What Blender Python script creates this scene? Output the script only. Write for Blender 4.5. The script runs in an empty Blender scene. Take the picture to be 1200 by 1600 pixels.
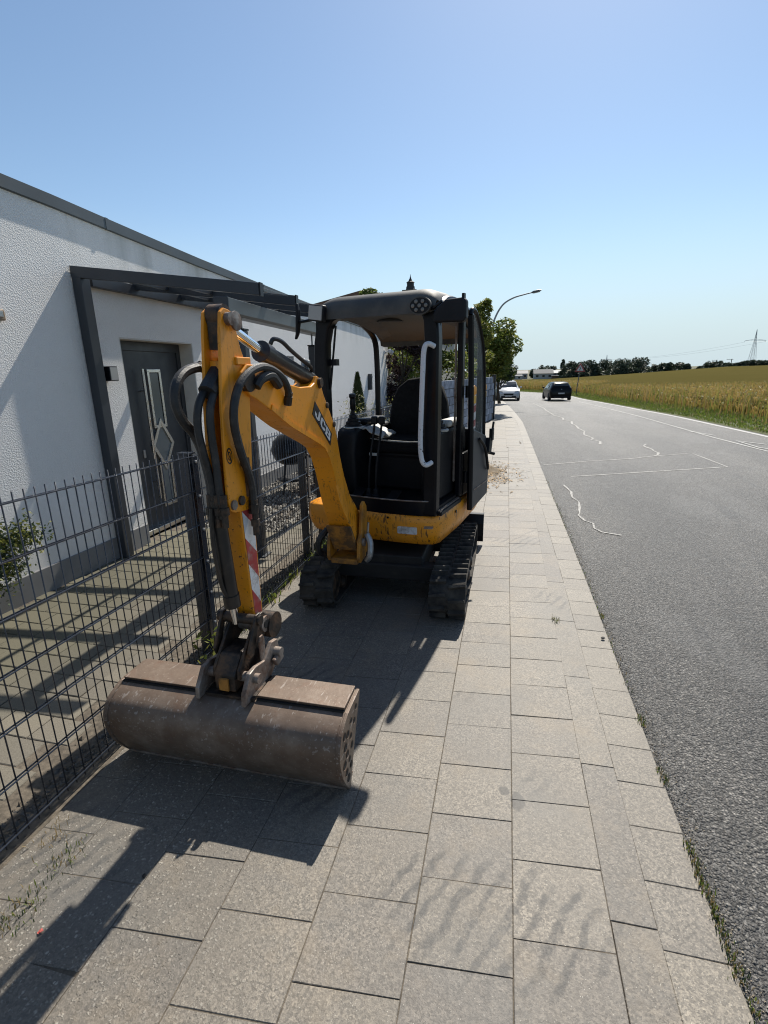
import bpy, bmesh, math, random
from math import sin, cos, radians, pi, hypot, atan2, exp, sqrt
from mathutils import Vector, Matrix

SC = bpy.context.scene
COL = SC.collection

# ------------------------------------------------------------------ camera
CAM_H = 1.65
F, CX, CY = 778.0, 600.0, 800.0
yv = Vector((793 - CX, 577 - CY, F)).normalized()          # street direction, camera axes
dn = Vector((651 - CX, 3551 - CY, F)).normalized()
dn = (dn - dn.dot(yv) * yv).normalized()
zv = -dn
xv = yv.cross(zv)
R_ = Vector((xv[0], yv[0], zv[0])); D_ = Vector((xv[1], yv[1], zv[1])); W_ = Vector((xv[2], yv[2], zv[2]))
cam_d = bpy.data.cameras.new('camera')
cam = bpy.data.objects.new('camera', cam_d)
COL.objects.link(cam)
U_, B_ = -D_, -W_
cam.matrix_world = Matrix(((R_.x, U_.x, B_.x, 0), (R_.y, U_.y, B_.y, 0), (R_.z, U_.z, B_.z, CAM_H), (0, 0, 0, 1)))
cam_d.sensor_fit = 'VERTICAL'
cam_d.sensor_height = 36.0
cam_d.lens = 36.0 * F / 1600.0
cam_d.clip_start = 0.05
cam_d.clip_end = 6000
SC.camera = cam

# ------------------------------------------------------------------ sky and sun
SUN = Vector((0.125, 1.0, 1.15)).normalized()                # towards the sun
EL = math.asin(SUN.z); AZ = atan2(SUN.x, SUN.y)
W = bpy.data.worlds.new('World'); SC.world = W
W.use_nodes = True
wt = W.node_tree; wt.nodes.clear()
sky = wt.nodes.new('ShaderNodeTexSky'); sky.sky_type = 'NISHITA'; sky.sun_disc = False
sky.sun_elevation = EL; sky.sun_rotation = AZ
sky.air_density = 1.0; sky.dust_density = 0.35; sky.ozone_density = 3.0; sky.altitude = 60
bg = wt.nodes.new('ShaderNodeBackground'); bg.inputs[1].default_value = 0.080
wo = wt.nodes.new('ShaderNodeOutputWorld')
# summer haze: the lowest degrees of the sky go pale blue all the way round
tc = wt.nodes.new('ShaderNodeTexCoord'); sx = wt.nodes.new('ShaderNodeSeparateXYZ'); wt.links.new(tc.outputs['Generated'], sx.inputs[0])
mr = wt.nodes.new('ShaderNodeMapRange'); mr.interpolation_type = 'SMOOTHSTEP'
wt.links.new(sx.outputs[2], mr.inputs[0]); mr.inputs[1].default_value = 0.0; mr.inputs[2].default_value = 0.27; mr.inputs[3].default_value = 0.95; mr.inputs[4].default_value = 0.0
mxs = wt.nodes.new('ShaderNodeMix'); mxs.data_type = 'RGBA'; wt.links.new(mr.outputs[0], mxs.inputs[0])
tn = wt.nodes.new('ShaderNodeMix'); tn.data_type = 'RGBA'; tn.blend_type = 'MULTIPLY'; tn.inputs[0].default_value = 1.0; tn.inputs[7].default_value = (1.22, 1.22, 1.15, 1)
wt.links.new(sky.outputs[0], tn.inputs[6]); wt.links.new(tn.outputs[2], mxs.inputs[6]); mxs.inputs[7].default_value = (5.3, 6.5, 7.1, 1)
wt.links.new(mxs.outputs[2], bg.inputs[0]); wt.links.new(bg.outputs[0], wo.inputs[0])
sl = bpy.data.lights.new('sun', 'SUN'); sl.energy = 5.0; sl.angle = radians(0.53); sl.color = (1.0, 0.945, 0.845)
so = bpy.data.objects.new('sun', sl); COL.objects.link(so)
so.location = (5, 30, 40)
so.rotation_euler = SUN.to_track_quat('Z', 'Y').to_euler()
SC.view_settings.view_transform = 'Standard'
SC.view_settings.look = 'None'
SC.view_settings.exposure = 0.5
SC.view_settings.gamma = 1.0
SC.view_settings.use_curve_mapping = False
SC.cycles.max_bounces = 6
SC.cycles.transparent_max_bounces = 8
SC.cycles.use_denoising = True
SC.cycles.filter_width = 1.1
SC.cycles.sample_clamp_indirect = 6.0
SC.cycles.use_adaptive_sampling = False

# ------------------------------------------------------------------ node helper
class NT:
    def __init__(s, name):
        s.m = bpy.data.materials.new(name); s.m.use_nodes = True
        s.t = s.m.node_tree; s.t.nodes.clear()
        s.out = s.t.nodes.new('ShaderNodeOutputMaterial')
        s.p = s.t.nodes.new('ShaderNodeBsdfPrincipled')
        s.t.links.new(s.p.outputs[0], s.out.inputs[0])
        s.geo = s.t.nodes.new('ShaderNodeNewGeometry')
        s.pos = s.geo.outputs['Position']
    def n(s, ty): return s.t.nodes.new(ty)
    def set(s, sock, v):
        if isinstance(v, bpy.types.NodeSocket): s.t.links.new(v, sock)
        elif isinstance(v, (tuple, list)) and len(v) == 3 and sock.type == 'RGBA': sock.default_value = (*v, 1)
        else: sock.default_value = v
    def noise(s, scale, detail=2, vec=None, rough=0.5, out=0):
        a = s.n('ShaderNodeTexNoise'); s.set(a.inputs['Vector'], vec or s.pos)
        a.inputs['Scale'].default_value = scale; a.inputs['Detail'].default_value = detail; a.inputs['Roughness'].default_value = rough
        return a.outputs[out]
    def vor(s, scale, vec=None, feat='F1', out=0, rnd=1.0):
        a = s.n('ShaderNodeTexVoronoi'); a.feature = feat; s.set(a.inputs['Vector'], vec or s.pos)
        a.inputs['Scale'].default_value = scale; a.inputs['Randomness'].default_value = rnd
        return a.outputs[out]
    def ramp(s, fac, stops):
        a = s.n('ShaderNodeValToRGB'); s.set(a.inputs[0], fac)
        e = a.color_ramp.elements
        while len(e) < len(stops): e.new(0.5)
        for i, (p, c) in enumerate(stops):
            e[i].position = p
            e[i].color = (*c, 1) if isinstance(c, (tuple, list)) else (c, c, c, 1)
        return a.outputs[0]
    def mix(s, fac, a, b, ty='MIX'):
        x = s.n('ShaderNodeMix'); x.data_type = 'RGBA'; x.blend_type = ty
        s.set(x.inputs[0], fac); s.set(x.inputs[6], a); s.set(x.inputs[7], b)
        return x.outputs[2]
    def math(s, op, a, b=0.0):
        x = s.n('ShaderNodeMath'); x.operation = op; s.set(x.inputs[0], a); s.set(x.inputs[1], b)
        return x.outputs[0]
    def mapr(s, v, a, b, c=0.0, d=1.0):
        x = s.n('ShaderNodeMapRange'); s.set(x.inputs[0], v)
        for i, q in enumerate((a, b, c, d)): x.inputs[i + 1].default_value = q
        return x.outputs[0]
    def scalev(s, v, sc, rot=0.0):
        x = s.n('ShaderNodeMapping'); s.set(x.inputs[0], v); x.inputs['Scale'].default_value = sc
        x.inputs['Rotation'].default_value = (0, 0, rot)
        return x.outputs[0]
    def sep(s, v):
        x = s.n('ShaderNodeSeparateXYZ'); s.set(x.inputs[0], v); return x.outputs
    def rnd(s):
        return s.n('ShaderNodeObjectInfo').outputs['Random']
    def bump(s, h, strength=0.3, dist=0.01, normal=None):
        x = s.n('ShaderNodeBump'); s.set(x.inputs['Height'], h)
        x.inputs['Strength'].default_value = strength; x.inputs['Distance'].default_value = dist
        if normal: s.t.links.new(normal, x.inputs['Normal'])
        return x.outputs[0]
    def fin(s, col, rough=0.6, normal=None, metal=0.0, spec=0.5):
        s.set(s.p.inputs['Base Color'], col); s.set(s.p.inputs['Roughness'], rough)
        s.set(s.p.inputs['Metallic'], metal); s.set(s.p.inputs['Specular IOR Level'], spec)
        if normal: s.t.links.new(normal, s.p.inputs['Normal'])
        return s.m

def tint(c, k): return tuple(min(1, x * k) for x in c)

def simple(name, c, rough=0.5, metal=0.0, var=0.15, scale=8.0, bump=0.0, bscale=120.0, spec=0.5, rvar=0.1, dirt=None, dscale=5.0, dthr=(0.55, 0.75), damt=0.8):
    n = NT(name)
    nz = n.noise(scale, 4)
    col = n.mix(n.mapr(nz, 0.3, 0.7), tint(c, 1 - var), tint(c, 1 + var))
    if dirt:
        dm = n.math('MULTIPLY', n.mapr(n.noise(dscale, 6, rough=0.65), dthr[0], dthr[1]), damt)
        col = n.mix(dm, col, dirt)
        r = n.math('ADD', n.math('MULTIPLY', dm, 0.35), rough)
    else:
        r = n.mapr(n.noise(scale * 3, 3), 0.3, 0.7, max(0.02, rough - rvar), min(1, rough + rvar))
    nm = n.bump(n.noise(bscale, 3), bump, 0.004) if bump else None
    return n.fin(col, r, nm, metal, spec)

# ------------------------------------------------------------------ mesh helper
def wl(o):
    v = Vector((0, 0, 0))
    while o is not None:
        v += o.location; o = o.parent
    return v

def setp(o, label=None, cat=None, group=None, kind=None):
    if label: o['label'] = label
    if cat: o['category'] = cat
    if group: o['group'] = group
    if kind: o['kind'] = kind
    return o

def empty(name, loc, label=None, cat=None, group=None, kind=None):
    o = bpy.data.objects.new(name, None); COL.objects.link(o); o.location = loc
    o.empty_display_size = 0.2
    return setp(o, label, cat, group, kind)

class MB:
    def __init__(s, xf=None):
        s.v = []; s.f = []; s.mi = []; s.xf = xf
    def pt(s, p):
        p = Vector(p)
        s.v.append(s.xf @ p if s.xf else p); return len(s.v) - 1
    def face(s, idx, m=0): s.f.append(tuple(idx)); s.mi.append(m)
    def poly(s, pts, m=0): s.face([s.pt(p) for p in pts], m)
    def box(s, c, d, rot=None, m=0):
        c = Vector(c); h = Vector(d) / 2
        ids = []
        for sx in (-1, 1):
            for sy in (-1, 1):
                for sz in (-1, 1):
                    q = Vector((sx * h.x, sy * h.y, sz * h.z))
                    if rot is not None: q = rot @ q
                    ids.append(s.pt(c + q))
        for a in ((0, 1, 3, 2), (4, 6, 7, 5), (0, 4, 5, 1), (2, 3, 7, 6), (0, 2, 6, 4), (1, 5, 7, 3)):
            s.face([ids[i] for i in a], m)
        return s
    def hexa(s, bot, top, m=0):          # 4 bottom + 4 top points
        ids = [s.pt(p) for p in bot] + [s.pt(p) for p in top]
        s.face((3, 2, 1, 0) and [ids[i] for i in (3, 2, 1, 0)], m); s.face([ids[i] for i in (4, 5, 6, 7)], m)
        for i in range(4):
            j = (i + 1) % 4
            s.face([ids[i], ids[j], ids[4 + j], ids[4 + i]], m)
        return s
    def prism(s, A, B, m=0, caps=True):  # two matching 3D outlines
        n = len(A)
        a = [s.pt(p) for p in A]; b = [s.pt(p) for p in B]
        if caps: s.face(a[::-1], m); s.face(b, m)
        for i in range(n):
            j = (i + 1) % n
            s.face([a[i], a[j], b[j], b[i]], m)
        return s
    def rings(s, rings, m=0, caps=True, closed=True):
        ids = [[s.pt(p) for p in r] for r in rings]
        n = len(ids[0])
        for k in range(len(ids) - 1):
            for i in range(n if closed else n - 1):
                j = (i + 1) % n
                s.face([ids[k][i], ids[k][j], ids[k + 1][j], ids[k + 1][i]], m)
        if caps and closed: s.face(ids[0][::-1], m); s.face(ids[-1], m)
        return s
    def tube(s, pts, r, n=8, m=0, caps=True):
        pts = [Vector(p) for p in pts]
        rr = r if isinstance(r, (list, tuple)) else [r] * len(pts)
        rings = []; prev = None
        for i, p in enumerate(pts):
            t = (pts[min(i + 1, len(pts) - 1)] - pts[max(i - 1, 0)])
            t = t.normalized() if t.length > 1e-9 else Vector((0, 0, 1))
            if prev is None:
                up = Vector((0, 0, 1)) if abs(t.z) < 0.9 else Vector((1, 0, 0))
                a = t.cross(up).normalized()
            else:
                a = (prev - prev.dot(t) * t)
                a = a.normalized() if a.length > 1e-6 else t.orthogonal().normalized()
            prev = a
            b = t.cross(a)
            rings.append([p + rr[i] * (cos(2 * pi * k / n) * a + sin(2 * pi * k / n) * b) for k in range(n)])
        return s.rings(rings, m, caps)
    def lathe(s, prof, c, n=16, axis=Vector((0, 0, 1)), m=0):  # prof: (radius, height)
        axis = Vector(axis).normalized(); a = axis.orthogonal().normalized(); b = axis.cross(a); c = Vector(c)
        return s.rings([[c + axis * h + r * (cos(2 * pi * k / n) * a + sin(2 * pi * k / n) * b) for k in range(n)] for r, h in prof], m)
    def ball(s, c, r, n=10, k=6, m=0):
        r = Vector((r, r, r)) if not isinstance(r, (tuple, list, Vector)) else Vector(r)
        c = Vector(c)
        rg = []
        for i in range(k + 1):
            ph = -pi / 2 + pi * (i / k); ph = max(-pi / 2 + 0.05, min(pi / 2 - 0.05, ph))
            rg.append([c + Vector((r.x * cos(ph) * cos(2 * pi * j / n), r.y * cos(ph) * sin(2 * pi * j / n), r.z * sin(ph))) for j in range(n)])
        return s.rings(rg, m)
    def build(s, name, mats, parent=None, bevel=0, smooth=False, origin=None, seg=2, angle=35, label=None, cat=None, group=None, kind=None, fixn=True):
        if not isinstance(mats, (list, tuple)): mats = [mats]
        if origin is None:
            xs = [p.x for p in s.v]; ys = [p.y for p in s.v]; zs = [p.z for p in s.v]
            origin = Vector(((min(xs) + max(xs)) / 2, (min(ys) + max(ys)) / 2, min(zs)))
        origin = Vector(origin)
        me = bpy.data.meshes.new(name)
        me.from_pydata([tuple(p - origin) for p in s.v], [], s.f)
        for m in mats: me.materials.append(m)
        if len(mats) > 1: me.polygons.foreach_set('material_index', s.mi)
        if fixn and len(s.f) < 60000:
            bm = bmesh.new(); bm.from_mesh(me); bmesh.ops.recalc_face_normals(bm, faces=bm.faces); bm.to_mesh(me); bm.free()
        if smooth:
            me.polygons.foreach_set('use_smooth', [True] * len(me.polygons))
            me.set_sharp_from_angle(angle=radians(angle))
        me.update()
        o = bpy.data.objects.new(name, me); COL.objects.link(o)
        if parent is not None:
            o.parent = parent; o.location = origin - wl(parent)
        else:
            o.location = origin
        if bevel:
            b = o.modifiers.new('bevel', 'BEVEL'); b.width = bevel; b.segments = seg; b.limit_method = 'ANGLE'; b.angle_limit = radians(40)
        return setp(o, label, cat, group, kind)

def inst(me, name, loc, parent=None, rot=None, scale=None):
    o = bpy.data.objects.new(name, me); COL.objects.link(o)
    if parent is not None: o.parent = parent
    o.location = Vector(loc) - (wl(parent) if parent is not None else Vector((0, 0, 0)))
    if rot is not None: o.rotation_euler = rot
    if scale is not None: o.scale = scale
    return o

def lerp(a, b, t): return a + (b - a) * t
def smooth(t): t = max(0.0, min(1.0, t)); return t * t * (3 - 2 * t)
def interp(x, xs, ys):
    if x <= xs[0]: return ys[0]
    for i in range(len(xs) - 1):
        if x <= xs[i + 1]: return lerp(ys[i], ys[i + 1], (x - xs[i]) / (xs[i + 1] - xs[i]))
    return ys[-1]
def catmull(pts, k=6):
    P = [Vector(p) for p in pts]; out = []
    for i in range(len(P) - 1):
        p0 = P[max(i - 1, 0)]; p1 = P[i]; p2 = P[i + 1]; p3 = P[min(i + 2, len(P) - 1)]
        for j in range(k):
            t = j / k
            out.append(0.5 * ((2 * p1) + (p2 - p0) * t + (2 * p0 - 5 * p1 + 4 * p2 - p3) * t * t + (3 * p1 - p0 - 3 * p2 + p3) * t ** 3))
    out.append(P[-1]); return out
def mesh_from(name, verts, faces, mat):
    me = bpy.data.meshes.new(name); me.from_pydata(verts, [], faces); me.materials.append(mat); me.update(); return me

# ------------------------------------------------------------------ materials
def m_concrete(name, base, warm=0.0, stains=True, aggregate=0.0, rnd=0.13):
    n = NT(name)
    g = n.noise(210, 3, rough=0.75)
    col = n.mix(n.mapr(g, 0.33, 0.67), tint(base, 0.55), tint(base, 1.45))
    ca1 = n.sep(n.vor(170, out=1)); ca2 = n.sep(n.vor(80, out=1))
    col = n.mix(1.0, col, n.ramp(ca1[0], [(0, (0.45, 0.45, 0.45)), (0.5, (0.98, 0.98, 0.98)), (1, (1.6, 1.58, 1.54))]), 'MULTIPLY')
    col = n.mix(1.0, col, n.ramp(ca2[1], [(0, (0.88, 0.88, 0.88)), (1, (1.12, 1.12, 1.12))]), 'MULTIPLY')
    big = n.noise(2.3, 5, rough=0.6)
    col = n.mix(n.mapr(big, 0.3, 0.7), n.mix(0.75, col, tint(base, 0.82)), col)
    r = n.rnd()
    col = n.mix(1.0, col, n.ramp(r, [(0, (1 - rnd, 1 - rnd, 1 - rnd * 0.8)), (0.5, (1, 0.99, 0.97)), (1, (1 + rnd, 1 + rnd * 0.95, 1 + rnd * 0.85))]), 'MULTIPLY')
    sp = n.vor(150); cell = n.vor(150, out=1)
    spot = n.math('MULTIPLY', n.mapr(sp, 0.22, 0.12), n.mapr(n.sep(cell)[0], 0.74, 0.8))
    col = n.mix(n.math('MULTIPLY', spot, 0.9), col, (0.44, 0.41, 0.35))
    sp2 = n.vor(230); c2 = n.vor(230, out=1)
    spot2 = n.math('MULTIPLY', n.mapr(sp2, 0.3, 0.2), n.mapr(n.sep(c2)[1], 0.72, 0.8))
    col = n.mix(n.math('MULTIPLY', spot2, 0.7), col, (0.06, 0.052, 0.045))
    h = n.math('ADD', n.math('MULTIPLY', g, 0.6), n.math('MULTIPLY', n.noise(70, 3), 0.6))
    if aggregate:
        vd = n.n('ShaderNodeVectorMath'); vd.operation = 'ADD'; n.set(vd.inputs[0], n.pos)
        vs = n.n('ShaderNodeVectorMath'); vs.operation = 'SCALE'; n.set(vs.inputs[0], n.noise(150, 2, out=1)); vs.inputs[3].default_value = 0.012
        n.set(vd.inputs[1], vs.outputs[0])
        va = n.vor(105, vd.outputs[0]); ca = n.vor(105, vd.outputs[0], out=1)
        peb = n.mapr(va, 0.55, 0.3)
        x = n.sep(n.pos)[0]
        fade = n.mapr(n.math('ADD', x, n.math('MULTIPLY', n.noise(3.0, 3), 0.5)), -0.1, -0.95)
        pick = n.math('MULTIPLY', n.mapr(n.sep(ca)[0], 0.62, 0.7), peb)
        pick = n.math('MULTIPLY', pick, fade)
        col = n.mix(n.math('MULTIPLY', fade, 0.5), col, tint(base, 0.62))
        col = n.mix(pick, col, n.mix(n.sep(ca)[1], (0.07, 0.06, 0.045), (0.36, 0.33, 0.28)))
        h = n.math('ADD', h, n.math('MULTIPLY', pick, 1.2))
    if stains:
        # rubber smears in diagonal bars where the machine turned, and scattered dark spills
        v = n.scalev(n.pos, (1, 1, 1), 0.5)
        wv = n.n('ShaderNodeTexWave'); wv.wave_type = 'BANDS'; wv.bands_direction = 'X'
        n.set(wv.inputs[0], v); wv.inputs['Scale'].default_value = 4.6; wv.inputs['Distortion'].default_value = 3.2; wv.inputs['Detail'].default_value = 2; wv.inputs['Detail Scale'].default_value = 2.0
        reg = n.mapr(n.noise(1.6, 2), 0.57, 0.66)
        px_, py_, _z = n.sep(n.pos)
        def blob(cx_, cy_, rx_, ry_, dist, lo, hi):
            ex_ = n.math('DIVIDE', n.math('SUBTRACT', n.math('ADD', px_, n.math('MULTIPLY', n.math('SUBTRACT', n.noise(9, 3), 0.5), dist)), cx_), rx_)
            ey_ = n.math('DIVIDE', n.math('SUBTRACT', n.math('ADD', py_, n.math('MULTIPLY', n.math('SUBTRACT', n.noise(11, 3), 0.5), dist)), cy_), ry_)
            return n.mapr(n.math('ADD', n.math('MULTIPLY', ex_, ex_), n.math('MULTIPLY', ey_, ey_)), lo, hi)
        reg = n.math('MAXIMUM', reg, blob(0.03, 1.2, 0.40, 0.20, 0.3, 1.15, 0.6))
        oil = n.math('MAXIMUM', blob(0.115, 1.66, 0.022, 0.055, 0.09, 1.1, 0.7), blob(0.072, 1.70, 0.018, 0.022, 0.07, 1.1, 0.7))
        sm = n.math('MULTIPLY', n.mapr(wv.outputs[1], 0.55, 0.9), reg)
        sm = n.math('MULTIPLY', sm, n.mapr(n.noise(30, 5, rough=0.7), 0.33, 0.56))
        col = n.mix(n.math('MULTIPLY', sm, 0.85), col, (0.036, 0.034, 0.032))
        spill = n.math('MULTIPLY', n.mapr(n.noise(5.5, 5, rough=0.62), 0.665, 0.72), 0.6)
        col = n.mix(spill, col, (0.055, 0.05, 0.045))
        sand = n.math('MULTIPLY', n.mapr(n.noise(2.6, 6, rough=0.7), 0.52, 0.72), 0.45)
        col = n.mix(sand, col, (0.24, 0.185, 0.12))
        col = n.mix(n.math('MULTIPLY', oil, 0.75), col, (0.03, 0.027, 0.025))
        gr = n.math('MULTIPLY', n.mapr(n.noise(1.7, 5, rough=0.65), 0.45, 0.7), 0.5)
        col = n.mix(gr, col, (0.115, 0.112, 0.105))
    return n.fin(col, n.mapr(g, 0.2, 0.8, 0.5, 0.7), n.bump(h, 0.55, 0.003), spec=0.5)

M = {}
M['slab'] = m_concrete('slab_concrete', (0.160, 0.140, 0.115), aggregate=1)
M['border'] = m_concrete('border_concrete', (0.142, 0.124, 0.101))
M['kerb'] = m_concrete('kerb_concrete', (0.160, 0.140, 0.113), stains=False, rnd=0.1)
M['joint'] = simple('joint_sand', (0.095, 0.078, 0.058), 0.95, var=0.5, scale=40, bump=0.6, bscale=200)
M['earth'] = simple('earth', (0.17, 0.125, 0.075), 0.95, var=0.4, scale=6, bump=0.6, bscale=60)

def m_paver():
    n = NT('yard_paver')
    base = (0.15, 0.136, 0.113)
    g = n.noise(220, 2, rough=0.7)
    col = n.mix(n.mapr(g, 0.3, 0.7), tint(base, 0.75), tint(base, 1.25))
    col = n.mix(1.0, col, n.ramp(n.rnd(), [(0, (0.85, 0.85, 0.84)), (1, (1.12, 1.1, 1.04))]), 'MULTIPLY')
    x = n.sep(n.pos)[0]
    mask = n.mapr(n.math('SUBTRACT', n.math('MULTIPLY', n.noise(1.5, 4), 2.0), x), 3.1, 3.9)
    col = n.mix(n.math('MULTIPLY', mask, 0.5), col, (0.11, 0.105, 0.062))
    return n.fin(col, 0.88, n.bump(n.noise(120, 3), 0.5, 0.003), spec=0.3)
M['paver'] = m_paver()

def m_asphalt():
    n = NT('asphalt')
    v = n.scalev(n.pos, (1, 1, 0.0))
    d1 = n.vor(82, v); c1 = n.sep(n.vor(82, v, out=1))
    d2 = n.vor(170, v); c2 = n.sep(n.vor(170, v, out=1))
    stone = n.ramp(c1[0], [(0, (0.020, 0.019, 0.018)), (0.42, (0.058, 0.055, 0.051)), (0.72, (0.12, 0.113, 0.105)), (1, (0.31, 0.295, 0.275))])
    col = n.mix(n.mapr(d1, 0.35, 0.62), stone, (0.026, 0.0245, 0.023))
    col = n.mix(0.3, col, n.ramp(c2[1], [(0, (0.01, 0.01, 0.01)), (0.6, (0.06, 0.058, 0.055)), (1, (0.38, 0.36, 0.34))]))
    big = n.noise(0.55, 5, n.scalev(n.pos, (1, 0.35, 1)), rough=0.6)
    col = n.mix(1.0, col, n.ramp(big, [(0.32, (0.66, 0.66, 0.67)), (0.68, (1.26, 1.24, 1.2))]), 'MULTIPLY')
    # worn pale wheel tracks and oily middle, running along the road
    x = n.sep(n.pos)[0]
    wt_ = n.n('ShaderNodeTexWave'); wt_.wave_type = 'BANDS'; wt_.bands_direction = 'X'; n.set(wt_.inputs[0], n.scalev(n.pos, (1, 0.02, 1))); wt_.inputs['Scale'].default_value = 0.19; wt_.inputs['Distortion'].default_value = 0.5
    col = n.mix(1.0, col, n.ramp(wt_.outputs[1], [(0.1, (0.82, 0.81, 0.8)), (0.9, (1.05, 1.03, 1.0))]), 'MULTIPLY')
    pt_ = n.mapr(n.noise(0.8, 4, n.scalev(n.pos, (1, 0.3, 1)), rough=0.7), 0.56, 0.6)
    col = n.mix(n.math('MULTIPLY', pt_, 0.25), col, (0.13, 0.125, 0.118))
    edge = n.mapr(n.math('ADD', x, n.math('MULTIPLY', n.noise(1.8, 4), 0.5)), 1.25, 0.75)
    col = n.mix(n.math('MULTIPLY', edge, 0.4), col, (0.045, 0.042, 0.038))
    tar = n.math('MULTIPLY', n.mapr(n.noise(2.0, 5, n.scalev(n.pos, (1.6, 0.25, 1)), rough=0.7), 0.58, 0.68), 0.5)
    col = n.mix(tar, col, (0.03, 0.03, 0.031))
    h = n.math('ADD', n.math('MULTIPLY', n.mapr(d1, 0.65, 0.1), 1.0), n.math('MULTIPLY', n.mapr(d2, 0.6, 0.1), 0.4))
    return n.fin(col, n.mapr(c1[1], 0, 1, 0.48, 0.72), n.bump(h, 0.9, 0.007), spec=0.5)
M['asphalt'] = m_asphalt()

def m_paint(name, base, wear=0.5):
    n = NT(name)
    nz = n.noise(55, 5, rough=0.7)
    col = n.mix(n.mapr(nz, wear - 0.1, wear + 0.12), (0.11, 0.105, 0.1), base)
    return n.fin(col, 0.8, n.bump(n.noise(300, 2), 0.3, 0.002))
M['roadpaint'] = m_paint('road_paint', (0.5, 0.49, 0.46), 0.4)
M['sealant'] = m_paint('crack_chalk', (0.42, 0.405, 0.375), 0.45)

def m_render():
    n = NT('roughcast_render')
    base = (0.84, 0.82, 0.79)
    v1 = n.vor(85); n1 = n.noise(130, 4, rough=0.65)
    h = n.math('ADD', n.math('MULTIPLY', n1, 1.0), n.math('MULTIPLY', v1, 0.8))
    col = n.mix(n.mapr(n1, 0.3, 0.7), tint(base, 0.92), tint(base, 1.06))
    big = n.noise(0.8, 5, rough=0.6)
    col = n.mix(n.math('MULTIPLY', n.mapr(big, 0.48, 0.75), 0.22), col, (0.56, 0.56, 0.53))
    # algae and run-off streaks below the roof edge
    z = n.sep(n.pos)[2]
    st = n.noise(3.5, 4, n.scalev(n.pos, (1, 1, 0.12)))
    m = n.math('MULTIPLY', n.mapr(st, 0.5, 0.72), n.mapr(z, 2.2, 2.9))
    col = n.mix(n.math('MULTIPLY', m, 0.75), col, (0.36, 0.36, 0.31))
    low = n.math('MULTIPLY', n.mapr(n.math('ADD', z, n.math('MULTIPLY', n.noise(4, 4), 0.5)), 0.75, 0.35), 0.3)
    col = n.mix(low, col, (0.5, 0.48, 0.43))
    return n.fin(col, 0.95, n.bump(h, 0.42, 0.012), spec=0.15)
M['render'] = m_render()
M['reveal'] = simple('smooth_render', (0.62, 0.60, 0.56), 0.9, var=0.06, bump=0.3, bscale=180)
M['plinth'] = simple('plinth_grey', (0.2, 0.198, 0.195), 0.85, var=0.15, scale=3, bump=0.4, bscale=140, dirt=(0.16, 0.15, 0.12), dscale=4)
M['anthra'] = simple('anthracite_powder_coat', (0.034, 0.039, 0.047), 0.42, var=0.12, scale=2, bump=0.08, bscale=500)
M['fascia'] = simple('fascia_metal', (0.075, 0.09, 0.098), 0.48, var=0.2, scale=2.5, dirt=(0.14, 0.15, 0.13), dscale=3, damt=0.5)
M['gutter'] = simple('gutter_metal', (0.105, 0.12, 0.125), 0.4, var=0.12, scale=3, dirt=(0.13, 0.14, 0.12), dscale=4, damt=0.5)
M['fence'] = simple('fence_coating', (0.024, 0.029, 0.04), 0.24, var=0.2, scale=6)
M['steel'] = simple('stainless_steel', (0.62, 0.6, 0.57), 0.3, 1.0, var=0.06)
M['chrome'] = simple('chrome_rod', (0.85, 0.86, 0.88), 0.12, 1.0, var=0.03)
M['zinc'] = simple('zinc_bolt', (0.36, 0.36, 0.36), 0.45, 0.8, var=0.2, dirt=(0.12, 0.1, 0.08), dscale=20)

def m_glass(name, col, rough=0.03, trans=0.0, alpha=1.0):
    n = NT(name)
    n.fin(col, rough, n.bump(n.noise(1.2, 2), 0.02, 0.01))
    n.p.inputs['Transmission Weight'].default_value = trans
    n.p.inputs['Alpha'].default_value = alpha
    return n.m
M['doorglass'] = m_glass('door_glass', (0.16, 0.18, 0.18), 0.12)
M['darkglass'] = m_glass('dark_glass', (0.02, 0.025, 0.028), 0.04)
M['roofglass'] = m_glass('canopy_glass', (0.75, 0.78, 0.76), 0.08, 0.0, 0.10)
M['lens'] = m_glass('lamp_lens', (0.40, 0.39, 0.37), 0.15)
M['led'] = m_glass('led_lens', (0.16, 0.155, 0.145), 0.2)

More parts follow.
